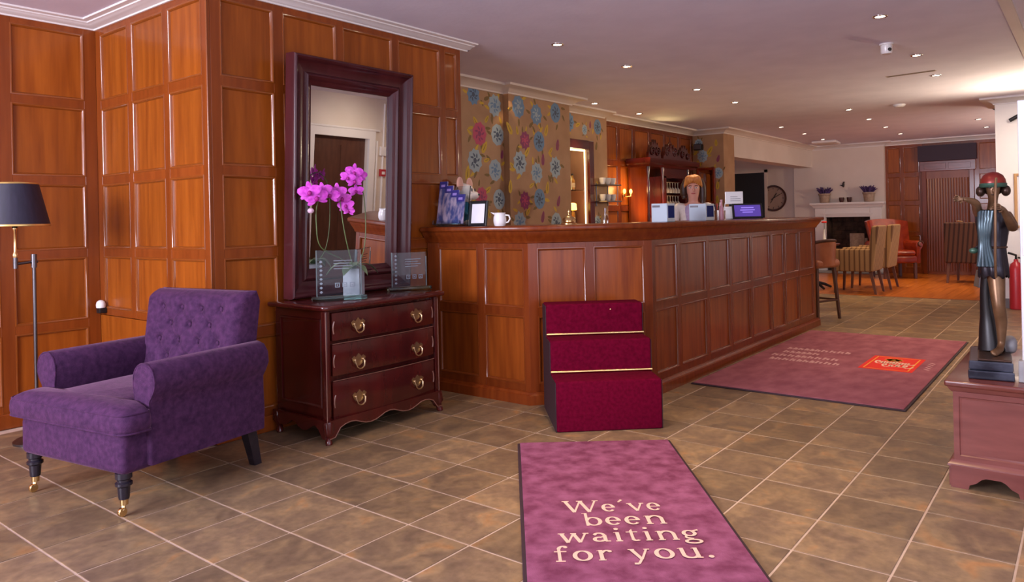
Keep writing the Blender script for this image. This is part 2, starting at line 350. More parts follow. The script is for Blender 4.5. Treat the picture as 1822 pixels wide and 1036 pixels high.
    def build(s, name, mats, parent=None, smooth=None):
        me = bpy.data.meshes.new(name); me.from_pydata(s.v, [], s.f); me.update()
        if not isinstance(mats, (list, tuple)): mats = [mats]
        for m in mats: me.materials.append(M[m] if isinstance(m, str) else m)
        if len(mats) > 1: me.polygons.foreach_set('material_index', s.m)
        bm = bmesh.new(); bm.from_mesh(me); bmesh.ops.recalc_face_normals(bm, faces=bm.faces[:]); bm.to_mesh(me); bm.free()
        if smooth:
            me.polygons.foreach_set('use_smooth', [True] * len(me.polygons)); me.set_sharp_from_angle(angle=math.radians(smooth))
        o = bpy.data.objects.new(name, me); COL.objects.link(o)
        if parent: o.parent = parent
        return o

def frame(P, u, n, up=(0, 0, 1)):
    """local x along u, local y along up, local z along n"""
    u = Vector(u).normalized(); n = Vector(n).normalized(); w = Vector(up)
    return Matrix(((u.x, w.x, n.x, P[0]), (u.y, w.y, n.y, P[1]), (u.z, w.z, n.z, P[2]), (0, 0, 0, 1)))
def T(x, y, z, rz=0.0, sc_=1.0): return Matrix.Translation((x, y, z)) @ Matrix.Rotation(rz, 4, 'Z') @ Matrix.Scale(sc_, 4)
def tag(o, label=None, cat=None, group=None, kind=None):
    if label: o['label'] = label
    if cat: o['category'] = cat
    if group: o['group'] = group
    if kind: o['kind'] = kind
    return o
def thing(name, label, cat, loc=(0, 0, 0), rz=0.0, group=None):
    o = bpy.data.objects.new(name, None); COL.objects.link(o); o.location = loc; o.rotation_euler = (0, 0, rz); o.empty_display_size = 0.1
    return tag(o, label, cat, group)
def struct(o): o['kind'] = 'structure'; return o
def copy_tree(o, parent=None):
    c = o.copy(); COL.objects.link(c)
    if parent: c.parent = parent
    for ch in o.children: copy_tree(ch, c)
    return c
def skin_mesh(nodes, edges, levels=2, root=None):
    """one continuous body grown round a skeleton: nodes {name: (pos, radius or (rx, ry))}"""
    ks = list(nodes); ix = {k: i for i, k in enumerate(ks)}
    me = bpy.data.meshes.new('body'); me.from_pydata([nodes[k][0] for k in ks], [(ix[a], ix[b]) for a, b in edges], []); me.update()
    o = bpy.data.objects.new('body', me); COL.objects.link(o)
    o.modifiers.new('skin', 'SKIN'); sd = o.modifiers.new('sub', 'SUBSURF'); sd.levels = levels; sd.render_levels = levels
    for k, sv in zip(ks, me.skin_vertices[0].data):
        r = nodes[k][1]; sv.radius = r if isinstance(r, tuple) else (r, r); sv.use_root = (k == (root or ks[0]))
    dg = bpy.context.evaluated_depsgraph_get(); dg.update()
    out = bpy.data.meshes.new_from_object(o.evaluated_get(dg))
    bpy.data.objects.remove(o)
    out.polygons.foreach_set('use_smooth', [True] * len(out.polygons))
    return out
def mesh_obj(name, me, mat, parent):
    me.name = name; me.materials.clear(); me.materials.append(M[mat]); o = bpy.data.objects.new(name, me); COL.objects.link(o); o.parent = parent; return o

# ------------------------------------------------------------------ setting: floor
TS = 0.3345
X0, Y0 = 1.7745, 2.5704            # a grout crossing
CE = 2.64
XW = 11.808                           # tiles end, boards begin
floor = struct(MB().box(-3.0, XW, -1.05, 7.0, -0.12, -0.003).build('floor', 'grout'))
g = 0.0042; th = 0.003
tb = MB().rbox(-TS / 2 + g, TS / 2 - g, -TS / 2 + g, TS / 2 - g, -th, 0.0, 0.0015, 1)
proto_tile = tb.build('floor_tile', 'tile', floor)
cells = []
for i in range(-14, 31):
    for j in range(-14, 14):
        cx, cy = X0 + (i + 0.5) * TS, Y0 + (j + 0.5) * TS
        if cx < -2.9 or cx + TS / 2 > XW + .02 or cy > 5.3 or cy < -0.9: continue
        if cx > 2.2 and cy > 3.95: continue
        if cx > 4.2 and cx < 8.6 and cy > 2.6: continue
        v = Vector((cx, cy, -EYE)); dd = v.dot(_f)
        px = FPX * v.dot(_R) / dd + CXP if dd > 0.3 else -9999
        py = CYP - FPX * v.dot(_U) / dd if dd > 0.3 else 9999
        seen = (-90 < px < 1910) and py < 1120 and dd > 0.3
        hid = (1.45 < cx < 2.1 and 3.4 < cy < 3.95)
        cells.append((0 if seen else 1, dd if dd > 0 else 50, cx, cy))
cells.sort()
first = True
rest = MB()
for k, (sn, dd, cx, cy) in enumerate(cells):
    if k < 300 and sn == 0:
        o = proto_tile if first else proto_tile.copy()
        if not first: COL.objects.link(o)
        first = False
        o.parent = floor; o.location = (cx, cy, random.uniform(-0.0006, 0.0004))
    else:
        rest.box(-TS / 2 + g, TS / 2 - g, -TS / 2 + g, TS / 2 - g, -th, 0.0, T(cx, cy, 0))
if rest.v: rest.build('floor_tiles_beyond', 'tile', floor)['kind'] = 'stuff'
bd = MB()
for k in range(60):
    y0 = -1.0 + k * 0.135
    if y0 > 7: break
    xx = XW + 0.02
    while xx < 16.6:
        x1 = min(xx + random.uniform(0.9, 1.6), 16.6); bd.box(xx, x1 - 0.002, y0, y0 + 0.133, -0.02, 0.0); xx = x1
floor2 = struct(MB().box(XW, 16.6, -1.05, 7.1, -0.12, -0.02).build('floor_lounge', 'woodfloor'))
bd.build('floorboard_strips', 'woodfloor', floor2)['kind'] = 'stuff'
struct(MB().box(XW - 0.003, XW + 0.02, -1.05, 5.0, -0.02, 0.002).build('trim_1', 'brownwood'))

# ------------------------------------------------------------------ setting: ceiling and cornices
ceiling = struct(MB().box(-3.0, 16.7, -1.05, 7.2, CE, CE + 0.12).build('ceiling', 'ceil'))
CP = [(0.0, -0.045), (0.012, -0.045), (0.014, -0.036), (0.040, -0.034), (0.062, -0.022), (0.085, -0.019), (0.088, -0.012), (0.125, -0.010), (0.128, 0.0)]
def cornice(name, pts, prof, mat='white'):
    """profile (out, dz) swept along a plan polyline whose room side lies on the right of travel"""
    P = [Vector((p[0], p[1])) for p in pts]; n = len(P); vs = []; fs = []; k = len(prof)
    for i in range(n):
        d0 = (P[i] - P[i - 1]).normalized() if i else (P[1] - P[0]).normalized()
        d1 = (P[i + 1] - P[i]).normalized() if i < n - 1 else d0
        n0 = Vector((d0.y, -d0.x)); n1 = Vector((d1.y, -d1.x)); m = (n0 + n1); m = m / max(m.dot(n0), 1e-3) if m.length > 1e-6 else n0
        for (o, dz) in prof: vs.append((P[i].x + m.x * o, P[i].y + m.y * o, CE + dz))
    for i in range(n - 1):
        for j in range(k - 1): fs.append((i * k + j, (i + 1) * k + j, (i + 1) * k + j + 1, i * k + j + 1))
    fs.append(tuple(range(k))); fs.append(tuple((n - 1) * k + j for j in range(k)))
    return struct(MB().add(vs, fs).build(name, mat, smooth=35))
cornice('trim_2', [(-3.0, 5.36), (2.229, 5.36), (2.229, 3.93), (4.45, 3.93)], CP)
CP2 = [(0.0, -0.085), (0.018, -0.085), (0.020, -0.07), (0.05, -0.05), (0.085, -0.030), (0.15, -0.022), (0.152, 0.0)]
cornice('trim_3', [(4.45, 4.85), (6.05, 4.85), (6.05, 4.78), (7.22, 4.78), (7.22, 5.1), (8.5, 5.1), (8.57, 5.2), (11.5, 5.2), (11.5, 4.67), (11.95, 4.67), (16.4, 4.67)], CP2, 'cream')
cornice('trim_4', [(16.4, 7.0), (16.4, 5.05), (16.28, 5.05), (16.28, 3.28), (16.4, 3.28), (16.4, -1.0)], CP2)
cornice('trim_5', [(12.0, 0.95), (11.1, 0.95), (11.1, -1.0)][::-1][::-1], [(o, d) for o, d in CP2])
# dropped bead along the lobby side of the ceiling
struct(MB().box(3.4, 8.4, 0.40, 0.47, CE - 0.02, CE).build('trim_6', 'cream'))

# ------------------------------------------------------------------ panelling
MOULD = [(-0.003, -0.001), (-0.002, 0.002), (0.002, 0.0028), (0.006, 0.001), (0.0105, -0.004), (0.014, -0.010), (0.0155, -0.0138), (0.0155, -0.018)]
def panelling(root, P, u, n, A0, A1, cols, rows, Z0, Z1, fm='wood', pm='panel', skip=None, board=None):
    """stiles, rails and sunk panels with bolection beads, each a part of root"""
    F = frame(P, u, n)
    es = [A0] + [e for c in cols for e in c] + [A1]
    for k in range(0, len(es), 2):
        if es[k + 1] - es[k] > 0.004: MB().rbox(es[k], es[k + 1], Z0, Z1, -0.022, 0.0, 0.0015, 1, F).build('stile', fm, root)
    zs = [Z0] + [e for r in rows for e in r] + [Z1]
    for (a0, a1) in cols:
        for k in range(0, len(zs), 2):
            if zs[k + 1] - zs[k] > 0.004: MB().box(a0, a1, zs[k], zs[k + 1], -0.022, -0.0005, F).build('rail', fm, root)
        for (z0, z1) in rows:
            if skip and skip(a0, a1, z0, z1): continue
            p = MB().box(a0, a1, z0, z1, -0.022, -0.014, F).build('panel', pm, root)
            MB().rectsweep(a0, a1, z0, z1, MOULD, F).build('panel_moulding', fm + 'bead', p, smooth=60)
ROWS = [(0.14, 0.575), (0.635, 1.05), (1.11, 1.535), (1.595, 2.05), (2.11, 2.555)]
ZT = CE - 0.03
# left wall
wl = struct(MB().box(-3.1, 2.36, 5.385, 5.5, 0, CE).build('wall_left', 'wood'))
cols = [(2.15 - 0.51 * k - 0.43, 2.15 - 0.51 * k) for k in range(5)][::-1]
panelling(wl, (0, 5.36, 0), (1, 0, 0), (0, -1, 0), -0.4, 2.229, cols, ROWS, 0, ZT)
MB().box(-3.0, -0.4, 5.36, 5.384, 0, ZT).build('board', 'wood', wl)
# alcove return: a runs from the inner corner (y 5.36) towards the camera
wr = struct(MB().box(2.253, 2.36, 3.955, 5.385, 0, CE).build('wall_alcove', 'wood'))
panelling(wr, (2.229, 5.36, 0), (0, -1, 0), (-1, 0, 0), 0, 1.43, [(0.07, 0.46), (0.52, 0.93), (0.99, 1.37)], [(0.70, 1.05)] + ROWS[2:], 0.655, ZT)
MB().rbox(0, 1.43, 0.0, 0.65, -0.022, 0.0, 0.003, 1, frame((2.229, 5.36, 0), (0, -1, 0), (-1, 0, 0))).build('plain_board', 'panel', wr)
MB().tube([(2.2325, 3.9335, 0.1), (2.2325, 3.9335, ZT)], 0.0055, 10).build('corner_highlight_bead', 'woodbead', wr, smooth=80)  # bead added so the corner shows a highlight line
# mirror wall
wm = struct(MB().box(2.36, 4.37, 3.955, 4.85, 0, CE).build('wall_mirror', 'wood'))
panelling(wm, (0, 3.93, 0), (1, 0, 0), (0, -1, 0), 2.252, 4.37, [(2.315, 2.665), (2.735, 3.145), (3.205, 3.645), (3.705, 4.135), (4.19, 4.325)], ROWS, 0, ZT)
MB().rbox(2.229, 3.95, 3.905, 3.9295, 0, 0.095, 0.006, 2).build('skirting', 'wood', wm)
MB().rbox(-0.4, 2.205, 5.335, 5.3595, 0, 0.095, 0.006, 2).build('skirting', 'wood', wl)
MB().rbox(2.204, 2.2285, 3.93, 5.335, 0, 0.095, 0.006, 2).build('skirting', 'wood', wr)

# ------------------------------------------------------------------ wall behind the bar: printed panels, lit niche, wood
wb = struct(MB().box(4.37, 6.05, 4.85, 5.4, 0, CE).box(6.055, 7.2, 4.78, 5.4, 0, CE).box(7.2, 7.55, 5.1, 5.6, 0, CE).box(8.10, 8.57, 5.1, 5.6, 0, CE)
            .box(7.55, 8.10, 5.1, 5.6, 2.14, CE).box(7.55, 8.10, 5.1, 5.6, 0, 1.10).box(7.55, 8.10, 5.45, 5.6, 1.10, 2.14).build('wall_bar', 'fabricbg'))
def blob(mb, F, x, y, r, n=18, lob=0.12, k=7, h=0.001, ph=0.0):
    pts = [(x + r * (1 + lob * math.cos(k * 2 * PI * i / n + ph)) * math.cos(2 * PI * i / n), y + r * 1.12 * (1 + lob * math.cos(k * 2 * PI * i / n + ph)) * math.sin(2 * PI * i / n), h) for i in range(n)]
    mb.add(pts, [tuple(range(n))], F)
def leafshape(mb, F, x, y, l, w, a, h=0.001):
    pts = []
    for i in range(8):
        t = 2 * PI * i / 8; px = l * math.cos(t); py = w * math.sin(t) * (1 - 0.3 * math.cos(t))
        pts.append((x + px * math.cos(a) - py * math.sin(a), y + px * math.sin(a) + py * math.cos(a), h))
    mb.add(pts, [tuple(range(8))], F)
FK = ['f_blue', 'f_pale', 'f_dark', 'f_pink', 'f_magenta', 'f_yellow', 'f_olive']
FI = {k: i for i, k in enumerate(FK)}
def flower_print(name, F, flowers, leaves, parent, s=1.0):
    mb = MB(); rn = random.Random(len(flowers) * 7 + 3)
    for (x, y, r, outer, inner) in flowers:
        for q in range(5):
            mb.cur = FI['f_yellow'] if q % 2 else FI['f_olive']; a = rn.uniform(0, 6.28); d = r * rn.uniform(1.25, 1.7)
            leafshape(mb, F, x + d * math.cos(a), y + d * math.sin(a), r * 0.42, r * 0.16, a + rn.uniform(-0.8, 0.8), 0.0006 + 0.0001 * q)
        mb.cur = FI[outer]; blob(mb, F, x, y, r, h=0.0016, k=9, ph=rn.uniform(0, 6))
        mb.cur = FI[inner]
        for q in range(7):
            a = q * 2 * PI / 7 + rn.uniform(-0.2, 0.2); leafshape(mb, F, x + r * 0.52 * math.cos(a), y + r * 0.56 * math.sin(a), r * 0.24, r * 0.10, a + 0.5, 0.0022)
        blob(mb, F, x, y, r * 0.26, n=10, lob=0.1, k=5, h=0.0022)
    for (x, y, l, a, c) in leaves:
        mb.cur = FI[c]; leafshape(mb, F, x, y, l, l * 0.42, a, 0.0011)
        mb.cur = FI['f_olive']; leafshape(mb, F, x, y, l * 0.6, l * 0.06, a, 0.0019)
    return mb.build(name, FK, parent)
def fp(lst, Y):
    out = []
    for it in lst:
        p = on(it[0], it[1], 'y', Y); out.append((p.x, p.z) + tuple(it[2:]))
    return out
F1 = frame((0, 4.85, 0), (1, 0, 0), (0, -1, 0))
flower_print('floral_print', F1, fp([(853, 238, .105, 'f_pink', 'f_magenta'), (885, 240, .10, 'f_pale', 'f_dark'), (842, 168, .09, 'f_blue', 'f_dark'), (880, 188, .10, 'f_pale', 'f_blue'), (845, 286, .105, 'f_pale', 'f_dark'),
    (881, 303, .10, 'f_pale', 'f_blue'), (857, 350, .085, 'f_pink', 'f_magenta'), (888, 355, .095, 'f_pale', 'f_dark'), (848, 400, .09, 'f_blue', 'f_pale')], 4.85),
    fp([(862, 262, .075, 1.0, 'f_yellow'), (846, 216, .06, 2.2, 'f_yellow'), (866, 285, .05, 0.3, 'f_yellow'), (866, 212, .05, 0.9, 'f_yellow'), (868, 338, .06, 0.6, 'f_yellow'), (866, 175, .05, 0.4, 'f_olive'), (838, 330, .07, 1.9, 'f_yellow'),
        (870, 380, .06, 2.0, 'f_yellow'), (832, 308, .08, 1.4, 'f_yellow'), (893, 275, .05, 1.4, 'f_magenta')], 4.85), wb)
F2 = frame((0, 4.78, 0), (1, 0, 0), (0, -1, 0))
flower_print('floral_print', F2, fp([(922, 190, .105, 'f_blue', 'f_pale'), (954, 204, .10, 'f_blue', 'f_pale'), (988, 201, .10, 'f_blue', 'f_dark'), (934, 250, .085, 'f_magenta', 'f_pink'), (959, 252, .10, 'f_blue', 'f_dark'),
    (925, 290, .11, 'f_pale', 'f_dark'), (988, 298, .105, 'f_pale', 'f_dark'), (955, 308, .10, 'f_pale', 'f_blue'), (934, 357, .085, 'f_magenta', 'f_pink'), (960, 354, .10, 'f_blue', 'f_dark'), (925, 396, .10, 'f_pale', 'f_blue'), (990, 396, .10, 'f_pale', 'f_dark')], 4.78),
    fp([(906, 228, .08, 2.2, 'f_yellow'), (938, 270, .07, 0.9, 'f_yellow'), (920, 232, .05, 1.8, 'f_yellow'), (972, 232, .075, 1.2, 'f_yellow'), (908, 332, .075, 1.5, 'f_yellow'), (974, 334, .075, 1.4, 'f_yellow'), (980, 268, .05, 0.8, 'f_yellow'),
        (966, 284, .07, 1.5, 'f_magenta'), (966, 386, .07, 1.3, 'f_magenta'), (992, 258, .07, 1.4, 'f_magenta'), (994, 358, .07, 1.2, 'f_magenta'), (940, 376, .06, 0.9, 'f_yellow'), (912, 296, .06, 2.4, 'f_yellow'), (946, 330, .05, 0.5, 'f_yellow'), (978, 318, .05, 2.2, 'f_olive'), (945, 222, .05, 0.7, 'f_olive')], 4.78), wb)
F3 = frame((0, 5.1, 0), (1, 0, 0), (0, -1, 0))
flower_print('floral_print', F3, fp([(1013, 217, .10, 'f_blue', 'f_dark'), (1063, 226, .09, 'f_blue', 'f_dark'), (1040, 231, .06, 'f_pale', 'f_blue'), (1063, 396, .08, 'f_pale', 'f_dark')], 5.1),
    fp([(1028, 222, .06, 0.4, 'f_yellow'), (1050, 222, .05, 1.5, 'f_magenta'), (1061, 260, .06, 1.3, 'f_olive'), (1062, 330, .06, 1.6, 'f_yellow')], 5.1), wb)
wbw = struct(MB().box(8.57, 11.56, 5.225, 5.6, 0, CE).build('wall_bar_panelled', 'wood'))
panelling(wbw, (0, 5.2, 0), (1, 0, 0), (0, -1, 0), 8.57, 11.5, [(8.62, 9.02), (9.09, 9.46), (9.53, 9.96), (10.03, 10.46), (10.53, 10.96), (11.03, 11.45)], [(0.12, 0.72), (0.80, 1.33), (1.40, 1.96), (2.03, 2.50)], 0, ZT, 'bar', 'panel')
# printed pillar at the bar's far end
wc = struct(MB().box(11.5, 11.95, 4.67, 5.6, 0, CE).build('wall_pillar', 'fabricbg'))
FC = frame((11.5, 0, 0), (0, -1, 0), (-1, 0, 0))
def fq(lst): return [(-on(i[0], i[1], 'x', 11.5).y, on(i[0], i[1], 'x', 11.5).z) + tuple(i[2:]) for i in lst]
flower_print('floral_print', FC, fq([(1250, 278, .09, 'f_pale', 'f_blue'), (1278, 308, .08, 'f_pale', 'f_blue'), (1243, 256, .07, 'f_pale', 'f_dark')]),
    fq([(1263, 268, .085, 1.0, 'f_yellow'), (1274, 254, .06, 1.6, 'f_yellow'), (1240, 292, .06, 1.1, 'f_yellow'), (1278, 282, .06, 1.3, 'f_magenta'), (1277, 330, .07, 1.5, 'f_yellow'), (1276, 355, .07, 1.5, 'f_yellow'), (1238, 272, .05, 0.8, 'f_yellow'), (1256, 300, .05, 0.4, 'f_yellow')]), wc)

# ------------------------------------------------------------------ lounge beyond: beam, far wall, chimney breast, door wall
struct(MB().box(11.95, 16.4, 4.67, 4.95, 2.20, CE).build('trim_7', 'cream'))
YA, YB_, ZO = 4.40, 3.55, 1.14
wf = struct(MB().box(16.4, 16.7, 3.28, YB_, 0, CE).box(16.4, 16.7, YA, 7.1, 0, CE).box(16.4, 16.7, YB_, YA, ZO, CE).box(11.56, 16.4, 7.0, 7.2, 0, CE).build('wall_far', 'cream'))
# chimney breast with the fireplace opening left open
struct(MB().box(16.28, 16.4, YA, 5.05, 0, CE).box(16.28, 16.4, 3.28, YB_, 0, CE).box(16.28, 16.4, YB_, YA, ZO, CE).build('wall_chimney', 'cream'))
d1 = struct(MB().box(16.36, 16.397, 5.72, 6.62, 0, 2.16).build('door_1', 'black'))
MB().box(16.35, 16.398, 5.66, 5.72, 0, 2.22).box(16.35, 16.398, 6.62, 6.68, 0, 2.22).box(16.35, 16.398, 5.66, 6.68, 2.16, 2.22).build('door_frame', 'cream', d1)
MB().ell((16.345, 5.80, 1.0), 0.02, 0.02, 0.02).build('door_knob', 'brass', d1)
wd = struct(MB().box(16.425, 16.7, -1.0, 3.28, 0, CE).build('wall_lounge', 'wood'))
panelling(wd, (16.4, 3.28, 0), (0, -1, 0), (-1, 0, 0), 0, 0.66, [(0.04, 0.27), (0.33, 0.60)], [(0.12, 0.75), (0.82, 1.36), (1.44, 1.92), (2.0, 2.5)], 0, ZT)
panelling(wd, (16.4, 1.75, 0), (0, -1, 0), (-1, 0, 0), 0, 2.7, [(0.08, 0.42), (0.50, 0.95)], [(0.12, 0.75), (0.82, 1.36), (1.44, 1.92), (2.0, 2.5)], 0, ZT)
# ribbed shutter in its frame with a dark fascia over it
d2 = struct(MB().box(16.385, 16.42, 1.83, 2.55, 0, 2.0).build('door_2', 'ribbed'))
for k in range(16):
    y = 1.85 + k * 0.0455
    MB().tube([(16.384, y, 0.06), (16.384, y, 1.86)], 0.017, 6).build('rib', 'ribbed', d2)
MB().rbox(16.35, 16.42, 2.55, 2.63, 0, 2.2, 0.006, 1).build('door_jamb', 'bar', d2)
MB().rbox(16.35, 16.42, 1.75, 1.83, 0, 2.2, 0.006, 1).build('door_jamb', 'bar', d2)
MB().rbox(16.345, 16.42, 1.72, 2.66, 2.0, 2.2, 0.01, 2).build('door_head', 'chestwood', d2)
MB().rbox(16.335, 16.345, 1.80, 2.17, 2.04, 2.15, 0.004, 1).build('head_panel', 'chestwood', d2)
MB().rbox(16.335, 16.345, 2.21, 2.58, 2.04, 2.15, 0.004, 1).build('head_panel', 'chestwood', d2)
MB().box(16.30, 16.42, 1.70, 2.68, 2.2, 2.50).build('fascia', 'aubergine', d2)

# ------------------------------------------------------------------ right side: white wall end and the entrance wall (seen in the mirror)
ww = struct(MB().box(11.1, 12.0, -1.1, 0.95, 0, CE).build('wall_white', 'purewhite'))
MB().box(11.08, 11.1, -1.0, 0.955, 0, 0.12).build('skirting', 'dado', ww)
wr2 = struct(MB().box(3.3, 6.45, -1.15, -1.0, 0, CE).box(7.45, 11.1, -1.15, -1.0, 0, CE).box(6.45, 7.45, -1.15, -1.0, 2.02, CE).box(-3.0, -1.0, -1.15, -1.0, 0, CE).box(-1.0, 3.3, -1.15, -1.0, 2.62, CE).box(-1.0, 3.3, -1.15, -1.0, 0, 0.3).build('wall_right', 'cream'))
d3 = struct(MB().box(6.45, 7.45, -1.12, -1.06, 0, 2.02).build('door_3', 'brownwood'))
MB().box(6.33, 6.45, -1.0, -0.96, 0, 2.14).box(7.45, 7.57, -1.0, -0.96, 0, 2.14).box(6.45, 7.45, -1.0, -0.96, 2.02, 2.14).build('door_frame', 'white', d3)
MB().rbox(6.25, 7.65, -1.0, -0.95, 2.14, 2.17, 0.006, 1).build('door_cap', 'white', d3)
MB().box(6.52, 6.92, -1.058, -1.05, 0.3, 1.9).box(6.99, 7.38, -1.058, -1.05, 0.3, 1.9).build('door_panels', 'brownwood', d3)
MB().tube([(7.75, -0.985, 0.1), (7.75, -0.985, 2.58)], 0.015, 8).build('conduit', 'white', wr2)
MB().tube([(7.62, -0.985, 0.1), (7.62, -0.985, 2.0)], 0.02, 8).build('conduit', 'white', wr2)
MB().rbox(7.68, 7.82, -1.0, -0.96, 1.78, 1.92, 0.01, 2).build('switch_box', 'white', wr2)
struct(MB().box(-3.1, -3.0, -1.1, 1.85, 0, CE).box(-3.1, -3.0, 4.6, 5.4, 0, CE).box(-3.1, -3.0, 1.85, 4.6, 2.6, CE).box(-3.1, -3.0, 1.85, 4.6, 0, 0.9).build('wall_front', 'cream'))
win = struct(MB().box(-3.06, -3.0, 1.85, 1.91, 0.9, 2.6).box(-3.06, -3.0, 4.54, 4.6, 0.9, 2.6).box(-3.06, -3.0, 2.75, 2.81, 0.9, 2.6).box(-3.06, -3.0, 3.65, 3.71, 0.9, 2.6).build('window_1', 'white'))
win2 = struct(MB().box(-1.0, -0.94, -1.1, -1.04, 0.3, 2.62).box(3.24, 3.3, -1.1, -1.04, 0.3, 2.62).box(1.1, 1.16, -1.1, -1.04, 0.3, 2.62).build('window_2', 'white'))
# ================================================================== OBJECTS
# ------------------------------------------------------------------ reception bar
def plansweep(mb, pts, prof):
    P = [Vector((p[0], p[1])) for p in pts]; n = len(P); vs = []; fs = []; k = len(prof)
    for i in range(n):
        d0 = (P[i] - P[i - 1]).normalized() if i else (P[1] - P[0]).normalized()
        d1 = (P[i + 1] - P[i]).normalized() if i < n - 1 else d0
        n0 = Vector((d0.y, -d0.x)); n1 = Vector((d1.y, -d1.x)); m = n0 + n1; m = m / m.dot(n0)
        for (o, z) in prof: vs.append((P[i].x + m.x * o, P[i].y + m.y * o, z))
    for i in range(n - 1):
        for j in range(k - 1): fs.append((i * k + j, (i + 1) * k + j, (i + 1) * k + j + 1, i * k + j + 1))
    fs.append(tuple(range(k))); fs.append(tuple((n - 1) * k + j for j in range(k)))
    return mb.add(vs, fs)
bar = thing('bar_counter', 'long panelled mahogany reception bar with an angled corner and moulded top', 'bar counter')
PA, PB, PC, PD = (3.955, 3.925), (3.955, 2.982), (4.646, 2.42), (8.5, 2.42)
body = [(PA[0] + .024, PA[1]), (PB[0] + .024, PB[1] + .012), (PC[0] + .01, PC[1] + .024), (PD[0], PD[1] + .024), (8.5, 2.62), (4.72, 2.62), (4.15, 3.06), (4.15, 3.925)]
MB().prism(body, 0.0, 1.16).build('carcass', 'bar', bar)
BR = [(0.135, 0.585), (0.645, 1.045)]
panelling(bar, (*PA, 0), (0, -1, 0), (-1, 0, 0), 0, 0.943, [(0.115, 0.49), (0.555, 0.90)], BR, 0, 1.10, 'bar', 'barpanel')
cu = Vector((PC[0] - PB[0], PC[1] - PB[1], 0)); CL = cu.length; cu.normalize(); cn = Vector((cu.y, -cu.x, 0))
panelling(bar, (*PB, 0), cu, cn, 0, CL, [(0.065, 0.405), (0.465, 0.83)], BR, 0, 1.10, 'bar', 'barpanel')
lc = [(4.69, 5.045), (5.095, 5.56), (5.61, 6.04), (6.09, 6.52), (6.57, 7.04), (7.09, 7.44), (7.49, 7.88), (7.93, 8.40)]
panelling(bar, (4.646, 2.42, 0), (1, 0, 0), (0, -1, 0), 0, 3.854, [(a - 4.646, b - 4.646) for a, b in lc], BR, 0, 1.10, 'bar', 'barpanel')
panelling(bar, (8.5, 2.42, 0), (0, 1, 0), (1, 0, 0), 0, 0.2, [(0.05, 0.15)], BR, 0, 1.10, 'bar', 'barpanel')
path = [PA, PB, PC, PD, (8.5, 2.62)]
plansweep(MB(), path, [(0.0, 1.05 + .03), (0.012, 1.085), (0.016, 1.10), (0.034, 1.125), (0.05, 1.150), (0.052, 1.162), (0.0, 1.162)]).build('top_moulding', 'bar', bar, smooth=40)
plansweep(MB(), path, [(0.0, 0.085), (0.014, 0.082), (0.020, 0.068), (0.030, 0.062), (0.032, 0.0), (0.0, 0.0)]).build('plinth', 'bar', bar, smooth=30)
top = [(3.885, 3.928), (3.885, 2.95), (4.622, 2.35), (8.60, 2.35), (8.60, 3.02), (4.87, 3.02), (4.52, 3.30), (4.52, 3.928)]
MB().prism(top, 1.162, 1.20, r=0.012, seg=3).build('countertop', 'bar', bar, smooth=50)

# ------------------------------------------------------------------ carpeted steps by the bar
st = thing('carpeted_steps', 'block of three crimson carpeted steps with brass rods against the bar corner', 'steps', (3.509, 2.466, 0), math.atan2(-0.739, 0.673))
W, D3, = 0.634, 0.66
# local x along the front edge, local y back towards the bar
for nm, (ya, yb_, z) in zip(('lowest_step', 'middle_step', 'upper_step'), ((0.0, 0.235, .295), (.235, .43, .495), (.43, .60, .695))):
    MB().rbox(0.004, W - 0.004, ya, yb_ + 0.004, 0.0, z, 0.012, 3).build('step', 'carpet', st, smooth=50)
for sx in (0, W - 0.0038):
    MB().add([(sx + q * 0.0038, a, b) for q in (0, 1) for a, b in ((0.010, 0), (0.60, 0), (0.60, .685), (.440, .685), (.440, .485), (.245, .485), (.245, .285), (0.010, .285))],
             [tuple(range(8)), tuple(range(15, 7, -1))] + [(i, (i + 1) % 8, 8 + (i + 1) % 8, 8 + i) for i in range(8)]).build('side_board', 'carpetside', st)
for y, z in ((.224, .305), (.419, .505)):
    MB().tube([(0.004, y, z), (W - 0.004, y, z)], 0.0085, 10).build('stair_rod', 'brass', st, smooth=60)
MB().ell((0.42, 0.4285, 0.655), 0.005, 0.003, 0.005, nu=10, nv=6).build('upholstery_pin', 'brass', st)
st.location = (3.509, 2.466, 0)

# ------------------------------------------------------------------ letters for the mats: serif glyphs drawn as pen strokes
def strokes_mesh(mb, strokes, X, Y, S, h, F=None):
    for pts in strokes:
        poly = [(X + x * S, Y + y * S, h) for x, y in pts]
        mb.add(poly, [tuple(range(len(poly)))], F)
def quad(x0, y0, x1, y1, w0, w1=None, k=0.0):
    w1 = w0 if w1 is None else w1; w0 += k; w1 += k; dx, dy = x1 - x0, y1 - y0; L = math.hypot(dx, dy); nx, ny = -dy / L, dx / L
    return [(x0 + nx * w0 / 2, y0 + ny * w0 / 2), (x0 - nx * w0 / 2, y0 - ny * w0 / 2), (x1 - nx * w1 / 2, y1 - ny * w1 / 2), (x1 + nx * w1 / 2, y1 + ny * w1 / 2)]
def hq(x0, x1, y, w=.095): return [(x0, y - w / 2), (x1, y - w / 2), (x1, y + w / 2), (x0, y + w / 2)]
def arc(cx, cy, rx, ry, a0, a1, thick=.16, thin=.06, n=16):
    out = []
    P = []
    for i in range(n + 1):
        a = math.radians(a0 + (a1 - a0) * i / n); w = 0.045 + thin + (thick - thin) * abs(math.cos(a)) ** 1.3
        P.append(((cx + (rx + w / 2) * math.cos(a), cy + (ry + w / 2) * math.sin(a)), (cx + (rx - w / 2) * math.cos(a), cy + (ry - w / 2) * math.sin(a))))
    for i in range(n): out.append([P[i][0], P[i][1], P[i + 1][1], P[i + 1][0]])
    return out
